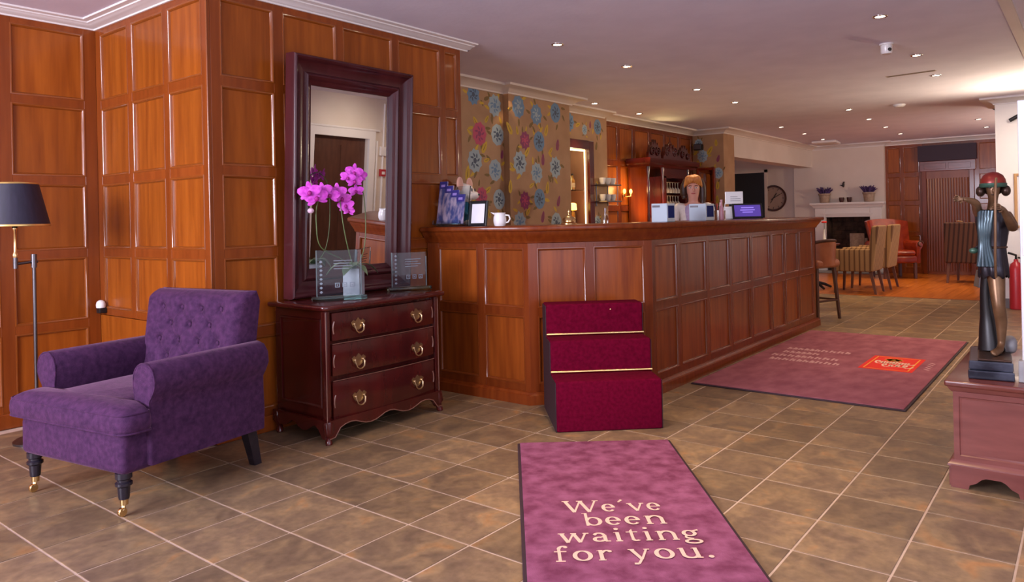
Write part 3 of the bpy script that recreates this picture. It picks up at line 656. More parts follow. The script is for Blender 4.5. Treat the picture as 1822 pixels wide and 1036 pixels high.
def vstem(x, y0, y1, w=.19, sb=True, st_=True, L=None):
    o = [[(x - w / 2, y0), (x + w / 2, y0), (x + w / 2, y1), (x - w / 2, y1)]]
    if sb: o.append(hq(x - .17, x + .17, y0 + .03))
    if st_: o.append([(x - .19, y1 - .09), (x, y1 - .03), (x, y1), (x - .06, y1), (x - .19, y1 - .05)])
    return o
def vee(x0, x1, y1, xm=None):
    xm = (x0 + x1) / 2 if xm is None else xm
    return [quad(x0, y1, xm, 0, .15, .13, k=.045), quad(x1, y1, xm, 0, .06, .07, k=.045), hq(x0 - .15, x0 + .15, y1 - .03), hq(x1 - .14, x1 + .14, y1 - .03)]
def ee(): return arc(.36, .5, .30, .46, 0, 320, .16, .06, 24) + [hq(.09, .62, .52)]
G = {   # x-height 1.0; (advance, strokes)
    'W': (2.10, [quad(.12, 1.5, .58, 0, .17, k=.045), quad(.58, 0, 1.02, 1.5, .07, k=.045), quad(1.0, 1.5, 1.45, 0, .17, k=.045), quad(1.45, 0, 1.92, 1.5, .07, k=.045), hq(-.06, .36, 1.47), hq(.80, 1.18, 1.47), hq(1.74, 2.10, 1.47)]),
    'e': (.84, ee()), 'v': (1.02, vee(.15, .87, 1.0)), "'": (.36, [quad(.04, 1.2, .30, 1.52, .05, .13, k=.045)]),
    'b': (1.0, [[(.10, 0), (.25, 0), (.25, 1.55), (.10, 1.55)], [(-.02, 1.45), (.12, 1.5), (.12, 1.55), (-.02, 1.52)]] + arc(.50, .5, .34, .46, -160, 160, .16, .06, 22)),
    'n': (1.10, vstem(.20, 0, 1.0) + vstem(.88, 0, .72, st_=False) + arc(.56, .62, .32, .34, 0, 165, .15, .08)),
    'w': (1.50, [quad(.12, 1, .42, 0, .15, k=.045), quad(.42, 0, .74, 1, .06, k=.045), quad(.72, 1, 1.02, 0, .15, k=.045), quad(1.02, 0, 1.34, 1, .06, k=.045), hq(-.04, .30, .97), hq(.58, .88, .97), hq(1.20, 1.50, .97)]),
    'a': (.90, arc(.36, .70, .24, .25, 10, 150, .14, .07) + vstem(.62, .06, .72, st_=False, sb=False) + arc(.33, .27, .24, .22, 60, 330, .15, .06) + [quad(.44, .50, .62, .56, .06, k=.045), quad(.60, .05, .86, .05, .06, k=.045)] + [quad(.10, .74, .20, .84, .12, k=.045)]),
    'i': (.52, vstem(.24, 0, 1.0) + arc(.24, 1.36, .05, .05, 0, 360, .10, .10, 10)),
    't': (.66, [[(.20, .12), (.35, .12), (.35, 1.32), (.20, 1.10)], hq(.02, .60, .97)] + arc(.43, .20, .155, .17, 180, 320, .15, .07)),
    'g': (1.0, arc(.42, .66, .27, .29, 0, 360, .15, .06, 22) + arc(.44, -.24, .36, .20, 0, 360, .12, .07, 22) + [quad(.22, .40, .14, .16, .07, k=.045), quad(.14, .16, .50, .02, .10, k=.045), quad(.62, .88, .92, .98, .08, k=.045)]),
    'f': (.70, [[(.16, .0), (.31, .0), (.31, 1.2), (.16, 1.2)], hq(.0, .58, .97), hq(.04, .48, .03)] + arc(.47, 1.20, .235, .30, 60, 180, .14, .07) + arc(.56, 1.40, .04, .04, 0, 360, .09, .09, 8)),
    'o': (.98, arc(.46, .5, .36, .46, 0, 360, .17, .06, 26)), 'r': (.78, vstem(.20, 0, 1.0) + arc(.50, .66, .24, .28, 50, 170, .12, .08) + arc(.62, .86, .04, .04, 0, 360, .10, .10, 8)),
    'y': (1.02, vee(.15, .87, 1.0) + [quad(.51, .05, .30, -.42, .08, k=.045), quad(.30, -.42, .10, -.40, .12, k=.045)]),
    'u': (1.10, vstem(.20, .28, 1.0, sb=False) + vstem(.84, .0, 1.0, sb=False) + arc(.52, .32, .32, .30, 180, 340, .15, .07) + [quad(.84, .03, 1.02, .03, .06, k=.045)]),
    '.': (.45, arc(.16, .09, .055, .055, 0, 360, .11, .11, 10)), ' ': (.42, []),
}
def width(t, gap): return sum(G[c][0] + gap for c in t) - gap
def lettering(t, x0, x1, y, S, h, gap=.12, F=None):
    nq = 0; mb = MB(); ww = width(t, gap); sx = (x1 - x0) / ww; x = 0
    for c in t:
        for pts in G[c][1]:
            nq += 1; poly = [(x0 + (x + px) * sx, y + py * S, h + nq * 2.5e-5) for px, py in pts]
            mb.add(poly, [tuple(range(len(poly)))], F)
        x += G[c][0] + gap
    return mb

def plank_mat(name, label, loc, rz, w, l, pile, edge=0.02, cat='mat'):
    t = thing(name, label, cat, loc, rz)
    MB().rbox(0, w, -l, 0, 0.0, 0.009, 0.003, 1).build('rubber_backing', 'rubber', t)
    MB().rbox(edge, w - edge, -l + edge, -edge * 0.4, 0.0085, 0.014, 0.002, 1).build('pile', pile, t)
    return t
near = plank_mat('entrance_mat', 'purple entrance mat with cream greeting lettering, end towards the camera', (3.205, 2.515, 0), math.atan2(-0.783, 0.622), 0.842, 2.3, 'mat', 0.014)
for txt, x0, x1, y in (("We've", .185, .600, -.985), ('been', .255, .590, -1.122), ('waiting', .145, .695, -1.272), ('for you.', .118, .705, -1.425)):
    lettering(txt, x0, x1, y, .081, 0.0152, .14).build('lettering', 'matcream', near)
far_m = plank_mat('bar_mat', 'wide mauve mat with red logo square lying along the bar front', (5.09, 2.352, 0), -PI / 2, 1.42, 2.93, 'mat2', 0.02)
far_m.rotation_euler = (0, 0, 0); far_m.location = (0, 0, 0)
for ch in list(far_m.children): bpy.data.objects.remove(ch)
far_m.location = (5.09, 0.93, 0)
MB().rbox(0, 2.95, 0, 1.425, 0.0, 0.009, 0.003, 1).build('rubber_backing', 'rubber', far_m)
MB().rbox(0.014, 2.936, 0.014, 1.413, 0.0085, 0.014, 0.002, 1).build('pile', 'mat2', far_m)
# the red emblem and its script, read from the other side
lx, ly = 6.27 - 5.09, 1.10 - 0.93
MB().box(lx, lx + .61, ly, ly + .385, 0.013, 0.0150).build('red_square', 'matred', far_m)
mb = MB()
for (a0, a1, b0, b1) in ((.03, .58, .03, .04), (.03, .58, .345, .355), (.03, .04, .03, .355), (.57, .58, .03, .355)): mb.add([(lx + a0, ly + b0, .0154), (lx + a1, ly + b0, .0154), (lx + a1, ly + b1, .0154), (lx + a0, ly + b1, .0154)], [(0, 1, 2, 3)])
mb.build('gold_border', 'matyellow', far_m)
Fr = frame((lx + .31, ly + .27, 0.0156), (0, -1, 0), (0, 0, 1), (1, 0, 0))   # text axis runs along -y, up along +x
mb = MB()
FM = Matrix(((0, 1, 0, lx + .30), (-1, 0, 0, ly + .19), (0, 0, 1, 0), (0, 0, 0, 1)))
for k in range(9):
    a = k * 2 * PI / 9; leafshape(mb, FM, -.02 + .045 * math.cos(a), .155 + .045 * math.sin(a), .032, .014, a, 0.0156)
for p in arc(-.02, .155, .03, .03, 0, 360, .02, .02, 14): mb.add([(x, y, .0156) for x, y in p], [(0, 1, 2, 3)], FM)
mb.build('yellow_emblem', 'matyellow', far_m)
mb = MB()
def script_line(mb, F, x0, x1, y, h, n, z):
    pts = []
    for i in range(n * 8 + 1):
        t = i / (n * 8); a = t * n * 2 * PI
        pts.append((x0 + (x1 - x0) * t + h * .28 * math.cos(a), y + h * .5 * math.sin(a) * (1.5 if (i // 8) % 3 == 0 else 1)))
    for i in range(len(pts) - 1):
        mb.add([(x, yy, z) for x, yy in quad(*pts[i], *pts[i + 1], h * .20)], [(0, 1, 2, 3)], F)
script_line(mb, FM, -.13, .13, .03, .085, 6, 0.0156); script_line(mb, FM, -.06, .14, -.09, .08, 4, 0.0156)
mb.build('script_lettering', 'matcream', far_m)
mb = MB(); rn = random.Random(4)
FM2 = Matrix(((0, 1, 0, 6.15 - 5.09), (-1, 0, 0, 0.67), (0, 0, 1, 0), (0, 0, 0, 1)))
for row, (x0, x1, xx) in enumerate(((-.18, .36, .66), (-.16, .12, .48), (-.20, .30, .30), (-.16, .36, .12))):
    x = x0 - .42
    while x < x1 - .42:
        w = rn.uniform(.03, .06)
        for e, p in enumerate([quad(x, xx, x, xx + .10, .018), quad(x + w * .6, xx, x + w * .6, xx + .07, .018), quad(x, xx + .06, x + w * .6, xx + .06, .018)]): mb.add([(a, b, .0152 + e * 3e-5) for a, b in p], [(0, 1, 2, 3)], FM2)
        x += w + .012
mb.build('pale_lettering', 'matpale', far_m)['kind'] = 'stuff'
mb = MB()
for k in range(5): mb.add([(x, y, .0152) for x, y in quad(lx + .16 + k * .07, ly - .09, lx + .20 + k * .07, ly - .05, .016)], [(0, 1, 2, 3)])
mb.build('pale_strapline', 'matpale', far_m)['kind'] = 'stuff'

def smoothpath(P, n=5):
    out = []; P = [Vector(p) for p in P]
    for i in range(len(P) - 1):
        p0, p1, p2, p3 = P[max(i - 1, 0)], P[i], P[i + 1], P[min(i + 2, len(P) - 1)]
        for k in range(n):
            t = k / n; out.append(.5 * ((2 * p1) + (p2 - p0) * t + (2 * p0 - 5 * p1 + 4 * p2 - p3) * t * t + (3 * p1 - p0 - 3 * p2 + p3) * t ** 3))
    out.append(P[-1]); return out

# ------------------------------------------------------------------ purple armchair (local x: near side +, local y: towards its back)
ac = thing('armchair', 'purple button-backed armchair with rolled arms on brass castors', 'armchair', (1.755, 3.70, 0), math.atan2(-.985, .17))
MB().rbox(-.385, .385, -.40, .36, .185, .365, .03, 4).build('seat_rail', 'purple', ac, smooth=60)
def roll(sgn):
    base = [(.30, .20), (.405, .20), (.41, .30), (.405, .42), (.405, .47), (.425, .50), (.447, .545), (.442, .60), (.415, .637), (.37, .65), (.325, .637), (.298, .60), (.292, .55), (.30, .50), (.305, .42)]
    poly = [(x * sgn, z) for x, z in base]
    F = Matrix(((1, 0, 0, 0), (0, 0, -1, 0), (0, 1, 0, 0), (0, 0, 0, 1)))
    return MB().prism(poly if sgn > 0 else poly[::-1], -.37, .285, F, r=.014, seg=3)
for sgn in (1, -1):
    a = roll(sgn).build('armrest', 'purple', ac, smooth=50)
    pts = [(x * sgn, -.2805, z) for x, z in ((.402, .40), (.402, .475), (.421, .505), (.441, .547), (.436, .598), (.411, .632), (.37, .645), (.329, .632), (.303, .598), (.297, .55), (.304, .50), (.309, .42))]
    MB().tube(smoothpath(pts, 3), .0045, 6).build('piping', 'purple', a, smooth=60)
# T-shaped cushion: crowned top, rounded corners
def rounded(poly, rad, n=6):
    out = []; P = [Vector((a, b)) for a, b in poly]
    for i in range(len(P)):
        a, b, c = P[i - 1], P[i], P[(i + 1) % len(P)]; r_ = rad[i] if isinstance(rad, (list, tuple)) else rad
        d0 = (a - b).normalized(); d1 = (c - b).normalized()
        for k in range(n + 1):
            t = k / n; p0 = b + d0 * r_; p1 = b + d1 * r_
            out.append(tuple(p0 * (1 - t) ** 2 + b * 2 * t * (1 - t) + p1 * t * t))
    return out
co = rounded([(-.432, -.425), (.432, -.425), (.436, -.297), (.290, -.290), (.285, .20), (-.285, .20), (-.290, -.290), (-.436, -.297)], [.06, .06, .03, .015, .03, .03, .015, .03])
co = [(x, y - .018 * (1 - (x / .432) ** 2) if y < -.35 else y) for x, y in co]
vs = []; fs = []; n = len(co); rings = [(0, .368), (-.010, .374), (-.016, .392), (-.017, .415), (-.012, .440), (0.0, .452), (.02, .464), (.05, .476), (.08, .484)]
cx_, cy_ = 0, -.16
def inset(x, y, d):
    # pull towards the cushion's spine
    tx = max(-.12, min(.12, x)); ty = max(-.30, min(.08, y)); v = Vector((tx - x, ty - y)); L = v.length
    return (x, y) if L < 1e-6 else (x + v.x / L * min(d, L), y + v.y / L * min(d, L))
for d, z in rings:
    for x, y in co: vs.append((*inset(x, y, d), z))
for k in range(len(rings) - 1):
    for i_ in range(n): fs.append((k * n + i_, k * n + (i_ + 1) % n, (k + 1) * n + (i_ + 1) % n, (k + 1) * n + i_))
fs.append(tuple(range(n - 1, -1, -1)))
b0 = (len(rings) - 1) * n; vs.append((0, -.345, .496)); fs += [(b0 + i_, b0 + (i_ + 1) % n, len(vs) - 1) for i_ in range(n)]
cu_ = MB().add(vs, fs).build('seat_cushion', 'purple', ac, smooth=80)
for z, d in ((.4515, -.002), (.373, -.010)):
    pp = [(*inset(x, y, d), z) for x, y in co]; pp = pp[-7:] + pp[:21]
    MB().tube(pp, .0048, 6).build('piping', 'purple', cu_, smooth=60)
# tufted back
BUT = [(x, z) for r_, z in enumerate((.815, .73, .645, .56)) for x in ([-.225, -.075, .075, .225] if r_ % 2 == 0 else [-.15, 0, .15])]
SEGS = [(a, b) for a in BUT for b in BUT if a[1] > b[1] and a[1] - b[1] < .1 and abs(a[0] - b[0]) < .1]
def backrest():
    nx, nz = 80, 72; vs = []; fs = []
    hw = lambda z: .345 + .022 * max(0, (z - .42) / .5)
    def tuft(x, z):
        d = 0
        for bx, bz in BUT:
            r = math.hypot(x - bx, z - bz); d += .024 * math.exp(-(r / .017) ** 2) + .014 * math.exp(-(r / .05) ** 2)
        for (ax, az), (bx, bz) in SEGS:
            ux, uz = bx - ax, bz - az; L2 = ux * ux + uz * uz; t = max(0, min(1, ((x - ax) * ux + (z - az) * uz) / L2)); e_ = math.hypot(x - ax - ux * t, z - az - uz * t)
            if e_ < .03: d += .007 * math.exp(-(e_ / .008) ** 2)
        return min(d, .034)
    for j in range(nz + 1):
        z = .40 + .505 * j / nz
        for i in range(nx + 1):
            x = hw(z) * (-1 + 2 * i / nx); e = max(abs(x) / hw(z) - .86, 0) / .14; et = max(z - .85, 0) / .055
            y = .185 + (z - .45) * .17 - .010 + tuft(x, z) + .045 * e ** 2.2 + .06 * et ** 2.4
            vs.append((x, y, z - .012 * e ** 2 * (1 if z > .85 else 0)))
    n1 = len(vs)
    for j in range(nz + 1):
        z = .40 + .505 * j / nz
        for i in range(nx + 1):
            x = hw(z) * (-1 + 2 * i / nx); vs.append((x, .345 + (z - .45) * .11 - .03 * max(z - .85, 0) / .055, z))
    q = nx + 1
    for j in range(nz):
        for i in range(nx):
            a = j * q + i; fs.append((a, a + 1, a + q + 1, a + q)); fs.append((n1 + a, n1 + a + q, n1 + a + q + 1, n1 + a + 1))
    for j in range(nz):
        for i in (0, nx):
            a = j * q + i; fs.append((a, a + q, n1 + a + q, n1 + a))
    for i in range(nx):
        for j in (0, nz):
            a = j * q + i; fs.append((a, n1 + a, n1 + a + 1, a + 1))
    return MB().add(vs, fs)
bk = backrest().build('backrest', 'purple', ac, smooth=70)
for bx, bz in BUT: MB().ell((bx, .185 + (bz - .45) * .17 + .016, bz), .012, .007, .012, nu=10, nv=6).build('button', 'purple', bk, smooth=80)
MB().rbox(-.335, .335, .285, .385, .19, .46, .02, 3).build('back_panel', 'purple', ac, smooth=60)
for sx in (-.335, .335):
    lg = MB().lathe([(.0, .19), (.034, .19), (.034, .165), (.027, .16), (.027, .152), (.035, .146), (.035, .135), (.026, .128), (.023, .085), (.021, .075), (.0, .075)], 18, T(sx, -.362, 0)).build('leg', 'ebony', ac, smooth=40)
    MB().lathe([(0, .078), (.0175, .078), (.0165, .05), (.011, .048), (.0, .048)], 14, T(sx, -.362, 0)).tube([(sx, -.362, .05), (sx, -.367, .036), (sx + .004, -.372, .026)], .008, 8).lathe([(0, -.009), (.018, -.009), (.020, -.005), (.020, .005), (.018, .009), (0, .009)], 16, T(sx, -.372, .0205) @ Matrix.Rotation(PI / 2, 4, 'Y')).build('castor', 'brass', lg, smooth=40)
for sx in (-.32, .32):
    MB().add([(sx - .028, .30, .2), (sx + .028, .30, .2), (sx + .028, .36, .2), (sx - .028, .36, .2), (sx - .02, .355, 0), (sx + .02, .355, 0), (sx + .02, .40, 0), (sx - .02, .40, 0)],
             [(0, 1, 2, 3), (7, 6, 5, 4), (0, 4, 5, 1), (1, 5, 6, 2), (2, 6, 7, 3), (3, 7, 4, 0)]).build('leg', 'ebony', ac)

# ------------------------------------------------------------------ chest of drawers
cd = thing('chest_of_drawers', 'dark mahogany chest of three drawers with brass bail handles below the mirror', 'chest of drawers', (2.6, 3.395, 0))
CW, CDp = 0.90, 0.50
def bow(x): # front swells slightly
    t = (x - CW / 2) / (CW / 2); return -.02 * (1 - t * t)
MB().box(.02, CW - .02, .03, CDp, .13, .75).build('carcass', 'dark', cd)
tp = [(-.03, .005), (-.02, -.02)] + [(x, bow(x) - .028) for x in [i * CW / 10 for i in range(0, 11)]] + [(CW + .05, -.02), (CW + .058, .005), (CW + .05, CDp), (-.035, CDp)]
MB().prism(tp, .752, .782, r=.010, seg=2).build('chest_top', 'dark', cd, smooth=50)
for x in (-.002, CW - .033):
    MB().rbox(x, x + .035, -.004, .04, .10, .752, .010, 2).build('corner_post', 'dark', cd, smooth=40)
    MB().tube([(x + .002 if x < .1 else x + .033, -.003, .12), (x + .002 if x < .1 else x + .033, -.003, .74)], .0028, 6).build('paler_edge', 'darkedge', cd)
for k, (z0, z1) in enumerate(((.575, .735), (.375, .555), (.128, .345))):
    pl = [(x, bow(x) + .002) for x in [.045 + i * (CW - .09) / 12 for i in range(13)]]
    dr = MB().prism(pl + [(CW - .045, .05), (.045, .05)], z0, z1, r=.006, seg=2).build('drawer', 'dark', cd, smooth=40)
    mb = MB()
    for sx in (0, 1):
        pts = []
        for i in range(7):
            a = math.radians(200 - 50 * i / 6); x = .12 + .07 * math.cos(a) * 1.0; z = (z0 + z1) / 2 - .01 + .07 * math.sin(a) * 1.2
            x = x if not sx else CW - x; pts.append((x, bow(x) - .001, z))
        mb.tube(pts, .004, 6)
    mb.build('carved_scroll', 'darkedge', dr)
    if k > 0: MB().tube([(x, bow(x) - .001, z1 + .004) for x, _ in pl], .0022, 6).build('paler_bead', 'darkedge', dr)
    for hx in (.222, .695):
        zc = (z0 + z1) / 2 + (-.01 if k == 0 else -.03 if k == 1 else -.012); yb = bow(hx)
        pl2 = [(hx + a * 1.15, zc + b * 1.15) for a, b in ((-.045, .02), (-.03, .032), (-.018, .024), (0, .042), (.018, .024), (.03, .032), (.045, .02), (.036, .0), (.022, -.012), (0, -.022), (-.022, -.012), (-.036, 0))]
        F = Matrix(((1, 0, 0, 0), (0, 0, -1, yb), (0, 1, 0, 0), (0, 0, 0, 1)))
        h = MB().prism(pl2, -.001, .003, F)
        h.tube([(hx - .03, yb - .006, zc + .012), (hx - .034, yb - .016, zc + .0), (hx - .026, yb - .02, zc - .026), (hx - .01, yb - .02, zc - .038), (hx + .01, yb - .02, zc - .038), (hx + .026, yb - .02, zc - .026), (hx + .034, yb - .016, zc), (hx + .03, yb - .006, zc + .012)], .0045, 8)
        h.ell((hx - .03, yb - .007, zc + .012), .008, .007, .008, nu=10, nv=6).ell((hx + .03, yb - .007, zc + .012), .008, .007, .008, nu=10, nv=6)
        h.build('handle', 'oldbrass', dr, smooth=40)
# shaped aprons: front and near side, feet
n = 24
fr_ = [(i * CW / n, .105 - .050 * math.sin(PI * i / n) ** .8 * 0 + (.035 * math.cos(4 * PI * (i / n - .5)) - .02)) for i in range(n + 1)]
FF = Matrix(((1, 0, 0, 0), (0, 0, -1, 0), (0, 1, 0, 0), (0, 0, 0, 1)))
apr = [(x, min(max(.105 - .04 * abs(math.cos(3 * PI * x / CW)) ** 1.5 - (.035 if (x < .07 or x > CW - .07) else 0), .03), .10)) for x in [i * CW / n for i in range(n + 1)]]
MB().prism(apr + [(CW, .135), (0, .135)], -.008, .022, FF).build('apron', 'dark', cd, smooth=30)
MB().tube([(x, -.023, z + .004) for x, z in apr], .003, 6).build('apron_bead', 'darkedge', cd)
FS = Matrix(((0, 0, -1, 0), (1, 0, 0, 0), (0, 1, 0, 0), (0, 0, 0, 1)))
aps = [(y, max(.10 - .045 * abs(math.cos(2.5 * PI * y / CDp)) ** 1.5 - (.03 if (y < .05 or y > CDp - .05) else 0), .03)) for y in [i * CDp / 16 for i in range(17)]]
for x in (-.004, -CW - .014 + .028):
    MB().prism(aps + [(CDp, .135), (0, .135)], x - .0 if x > -.1 else x - .01, x + .018 if x > -.1 else x + .008, FS).build('side_apron', 'dark', cd, smooth=30)
for sx, F in ((0, frame((.019, CDp, 0), (0, -1, 0), (-1, 0, 0))), (1, frame((CW - .019, 0, 0), (0, 1, 0), (1, 0, 0)))):
    MB().box(0, CDp - .02, .135, .75, -.012, -.002, F).rectsweep(.05, CDp - .06, .19, .70, [(0, 0), (.004, .006), (.010, .007), (.016, 0), (.02, -.002)], F).build('side_panel', 'dark', cd, smooth=40)
for fx, fy in ((.012, .005), (CW - .012, .005), (.012, CDp - .03), (CW - .012, CDp - .03)):
    s_ = -1 if fx < .5 else 1
    MB().tube([(fx, fy, .12), (fx + s_ * .008, fy - .012, .07), (fx + s_ * .002, fy - .004, .038), (fx + s_ * .010, fy - .014, .014), (fx + s_ * .012, fy - .018, 0)], [.032, .028, .016, .021, .017], 10).build('foot', 'dark', cd, smooth=60)

# ------------------------------------------------------------------ leaning mirror over the chest
mr = thing('wall_mirror_framed', 'tall mirror in a deep dark moulded frame leaning above the chest', 'mirror', (2.67, 3.885, .79))
mr.name = 'framed_mirror'
mr.rotation_euler = (0.05, 0, 0)
FMr = Matrix(((1, 0, 0, 0), (0, 0, -1, 0), (0, 1, 0, 0), (0, 0, 0, 1)))   # local x, z up, out along -y
MW, MH, MFW = .985, 1.49, .172
prof = [(0, 0), (0, .075), (.006, .088), (.016, .092), (.026, .086), (.032, .074), (.05, .060), (.075, .050), (.10, .048), (.108, .058), (.120, .062), (.132, .054), (.140, .040), (.152, .030), (.165, .026), (.172, .018), (.172, .004)]
for sd in range(4):
    # one mitred side of the frame at a time
    vs = []
    cs = [(0, 0), (1, 0), (1, 1), (0, 1)]; c0, c1 = cs[sd], cs[(sd + 1) % 4]
    for (sx, sy) in (c0, c1):
        for (i, h) in prof: vs.append(((MW - i) if sx else i, (MH - i) if sy else i, h))
    k = len(prof)
    MB().add(vs, [(j, k + j, k + j + 1, j + 1) for j in range(k - 1)], FMr).build('frame_side', 'frame', mr, smooth=35)
MB().box(MFW - .008, MW - MFW + .008, MFW - .008, MH - MFW + .008, .004, .010, FMr).build('mirror_glass', 'mirror', mr)
MB().box(.004, MW - .004, .004, MH - .004, -.004, .003, FMr).build('backboard', 'frame', mr)
mb = MB()
for (i, bv) in ((MFW, .012),):
    mb.rectsweep(MFW, MW - MFW, MFW, MH - MFW, [(0, .0104), (.012, .0112), (.0125, .0104)], FMr)

# ------------------------------------------------------------------ glass awards on the chest
def award(label, x0, y0, x1, y1, h):
    w = math.hypot(x1 - x0, y1 - y0); t = thing('glass_award', label, 'award', (x0, y0, .783), math.atan2(y1 - y0, x1 - x0), 'glass awards on the chest')
    MB().rbox(0, w, -.035, .035, 0, .024, .004, 2).build('award_base', 'glassgreen', t, smooth=40)
    p = MB().rbox(.03, w - .03, -.007, .007, .0245, h, .002, 1).build('award_plate', 'glass', t)
    MB().rbox(.027, .033, -.0085, .0085, .0245, h + .001, .002, 1).build('edge_highlight', 'edgeglint', p); MB().rbox(w - .033, w - .027, -.0085, .0085, .0245, h - .03, .002, 1).build('edge_highlight', 'edgeglint', p)  # pale strips put in as highlights along the glass edges
    mb = MB()
    for k in range(3):
        a = w * .42 + k * .044
        for (u0, u1, v0, v1) in ((0, .028, 0, .005), (0, .028, .023, .028), (0, .005, 0, .028), (.023, .028, 0, .028), (.010, .018, .010, .018)):
            mb.box(a + u0, a + u1, -.0085, -.0075, .075 + v0, .075 + v1)
    for k in range(4): mb.box(w * .40, w * .40 + (.11 if k % 2 else .09), -.0085, -.0075, h * .62 + k * .016, h * .62 + k * .016 + .004)
    mb.build('etched_marks', 'etch', p)['kind'] = 'stuff'
    mb = MB()
    for k in range(8): mb.add([(.055 + a, -.008, .05 + k * .026 + b) for a, b in ((-.010, 0), (0, -.009), (.010, 0), (0, .009))], [(0, 1, 2, 3)])
    mb.build('etched_diamonds', 'etch', p)['kind'] = 'stuff'
    return t
award('larger clear glass award plate on green glass base left of the orchid pot', 2.71, 3.66, 2.985, 3.49, .30)
award('smaller glass award plate on the right end of the chest top', 3.345, 3.695, 3.615, 3.565, .255)

# ------------------------------------------------------------------ orchid
oc = thing('orchid', 'magenta moth orchid in a small grey ceramic pot on the chest', 'orchid', (3.03, 3.66, .783))
MB().prism([(x, y) for x, y in ((-.052, -.052), (.052, -.052), (.052, .052), (-.052, .052))], 0, .175, T(0, 0, 0, .55), r=.004, seg=2).build('pot', 'potceramic', oc)
OP = lambda px, py, y: tuple(on(px, py, 'y', y) - Vector((3.02, 3.63, .783)))
stA = [(0, 0, .17), OP(612, 462, 3.62), OP(574, 440, 3.60), OP(566, 400, 3.60), OP(568, 362, 3.60), OP(585, 340, 3.60), OP(606, 338, 3.60), OP(620, 352, 3.60), OP(624, 372, 3.60)]
stB = [(.01, .0, .17), OP(648, 455, 3.64), OP(654, 415, 3.64), OP(652, 360, 3.64), OP(645, 325, 3.64), OP(632, 306, 3.63), OP(620, 312, 3.62)]
stC = [(0, 0, .17), OP(622, 440, 3.6), OP(614, 400, 3.6), OP(610, 370, 3.6), OP(606, 345, 3.6)]
for s_ in (stA, stB, stC): MB().tube(smoothpath(s_), .0032, 6).build('flower_stem', 'stem', oc, smooth=60)
rn = random.Random(5)
def blossom(px, py, y, s):
    s *= 1.12
    c = Vector(OP(px, py, y)); d = Vector((-.62 + rn.uniform(-.25, .25), -.74, rn.uniform(-.2, .25))).normalized(); u = Vector((d.y, -d.x, 0)).normalized() * -1; w = d.cross(u)
    if w.z < 0: w = -w
    mb = MB(); roll_ = rn.uniform(-.25, .25)
    for k, (an, L, Wd, z) in enumerate(((90, 1.0, .52, 0), (210, .95, .50, 0), (330, .95, .50, 0), (15, 1.05, .95, .12), (165, 1.05, .95, .12))):
        a = math.radians(an) + roll_; ax = u * math.cos(a) + w * math.sin(a); bx = -u * math.sin(a) + w * math.cos(a)
        vs = []; fs = []
        for i in range(5):
            t = i / 4; ww = Wd * math.sin(PI * (.12 + .80 * t)) ** .8 * .5
            for j in (-1, 0, 1): vs.append(c + s * (ax * (L * t) + bx * (ww * j) + d * (z + .10 * t - .16 * t * t + (.06 if j == 0 else 0))))
        for i in range(4):
            for j in range(2): fs.append((i * 3 + j, i * 3 + j + 1, i * 3 + j + 4, i * 3 + j + 3))
        mb.add(vs, fs)
    b = mb.build('blossom', 'orchid', oc, smooth=70)
    MB().ell(c + d * s * .22 - w * s * .12, s * .20, s * .20, s * .24, nu=8, nv=6).build('blossom_lip', 'orchidlip', b, smooth=80)
for a in ((554, 342, 3.60, .060), (566, 352, 3.59, .062), (578, 340, 3.60, .050), (590, 347, 3.585, .052), (603, 342, 3.59, .052), (612, 352, 3.59, .048), (619, 366, 3.585, .045), (624, 376, 3.60, .032),
          (622, 315, 3.62, .042), (633, 306, 3.61, .050), (642, 312, 3.62, .046), (634, 322, 3.61, .046), (637, 340, 3.62, .042)): blossom(*a)
MB().ell(OP(556, 375, 3.6), .020, .018, .016, nu=10, nv=8).build('flower_bud', 'bud', oc, smooth=80)
for (a, L, wd, z) in ((2.6, .17, .035, .05), (3.6, .15, .035, .03), (-.4, .16, .032, .04), (.9, .13, .03, .05), (4.8, .12, .03, .03)):
    vs = []; fs = []
    for i in range(7):
        t = i / 6; r_ = L * t; ww = wd * math.sin(PI * (.1 + .9 * t)) ** .7; zz = .178 + z * math.sin(PI * t * .9) - .05 * t * t
        for j in (-1, 0, 1): vs.append((r_ * math.cos(a) - math.sin(a) * ww * j, r_ * math.sin(a) + math.cos(a) * ww * j, zz + (0 if j else -.006)))
    for i in range(6):
        for j in range(2): fs.append((i * 3 + j, i * 3 + j + 1, i * 3 + j + 4, i * 3 + j + 3))
    MB().add(vs, fs).build('leaf', 'leaf', oc, smooth=70)

# ------------------------------------------------------------------ swing-arm floor lamp at the left
fl = thing('floor_lamp', 'swing-arm floor lamp with a navy cone shade beside the armchair', 'lamp', (1.672, 4.90, 0))
MB().lathe([(0, 0), (.125, 0), (.125, .012), (.11, .022), (.03, .032), (.016, .05), (0, .05)], 28).build('lamp_base', 'steel', fl, smooth=40)
MB().tube([(0, 0, .04), (0, 0, 1.09)], .0105, 12).build('pole', 'steel', fl, smooth=60)
MB().tube([(.02, 0, 1.055), (-.005, 0, 1.055), (-.10, 0, 1.045)], .008, 8).lathe([(0, 1.02), (.016, 1.02), (.016, 1.10), (0, 1.10)], 12).lathe([(0, 1.02), (.013, 1.02), (.013, 1.09), (0, 1.09)], 12, T(-.095, 0, 0)).build('swing_arm', 'steel', fl, smooth=40)
MB().lathe([(0, 1.07), (.009, 1.07), (.016, 1.095), (.012, 1.11), (.008, 1.12), (.008, 1.235), (.014, 1.245), (.014, 1.262), (.007, 1.27), (.007, 1.34), (0, 1.34)], 14, T(-.095, 0, 0)).build('lamp_stem', 'brass', fl, smooth=50)
ls = MB().lathe([(.178, 1.268), (.122, 1.512), (.120, 1.512), (.176, 1.268)], 40, T(-.095, 0, 0), cap=False).build('lamp_shade', 'shade', fl, smooth=40)
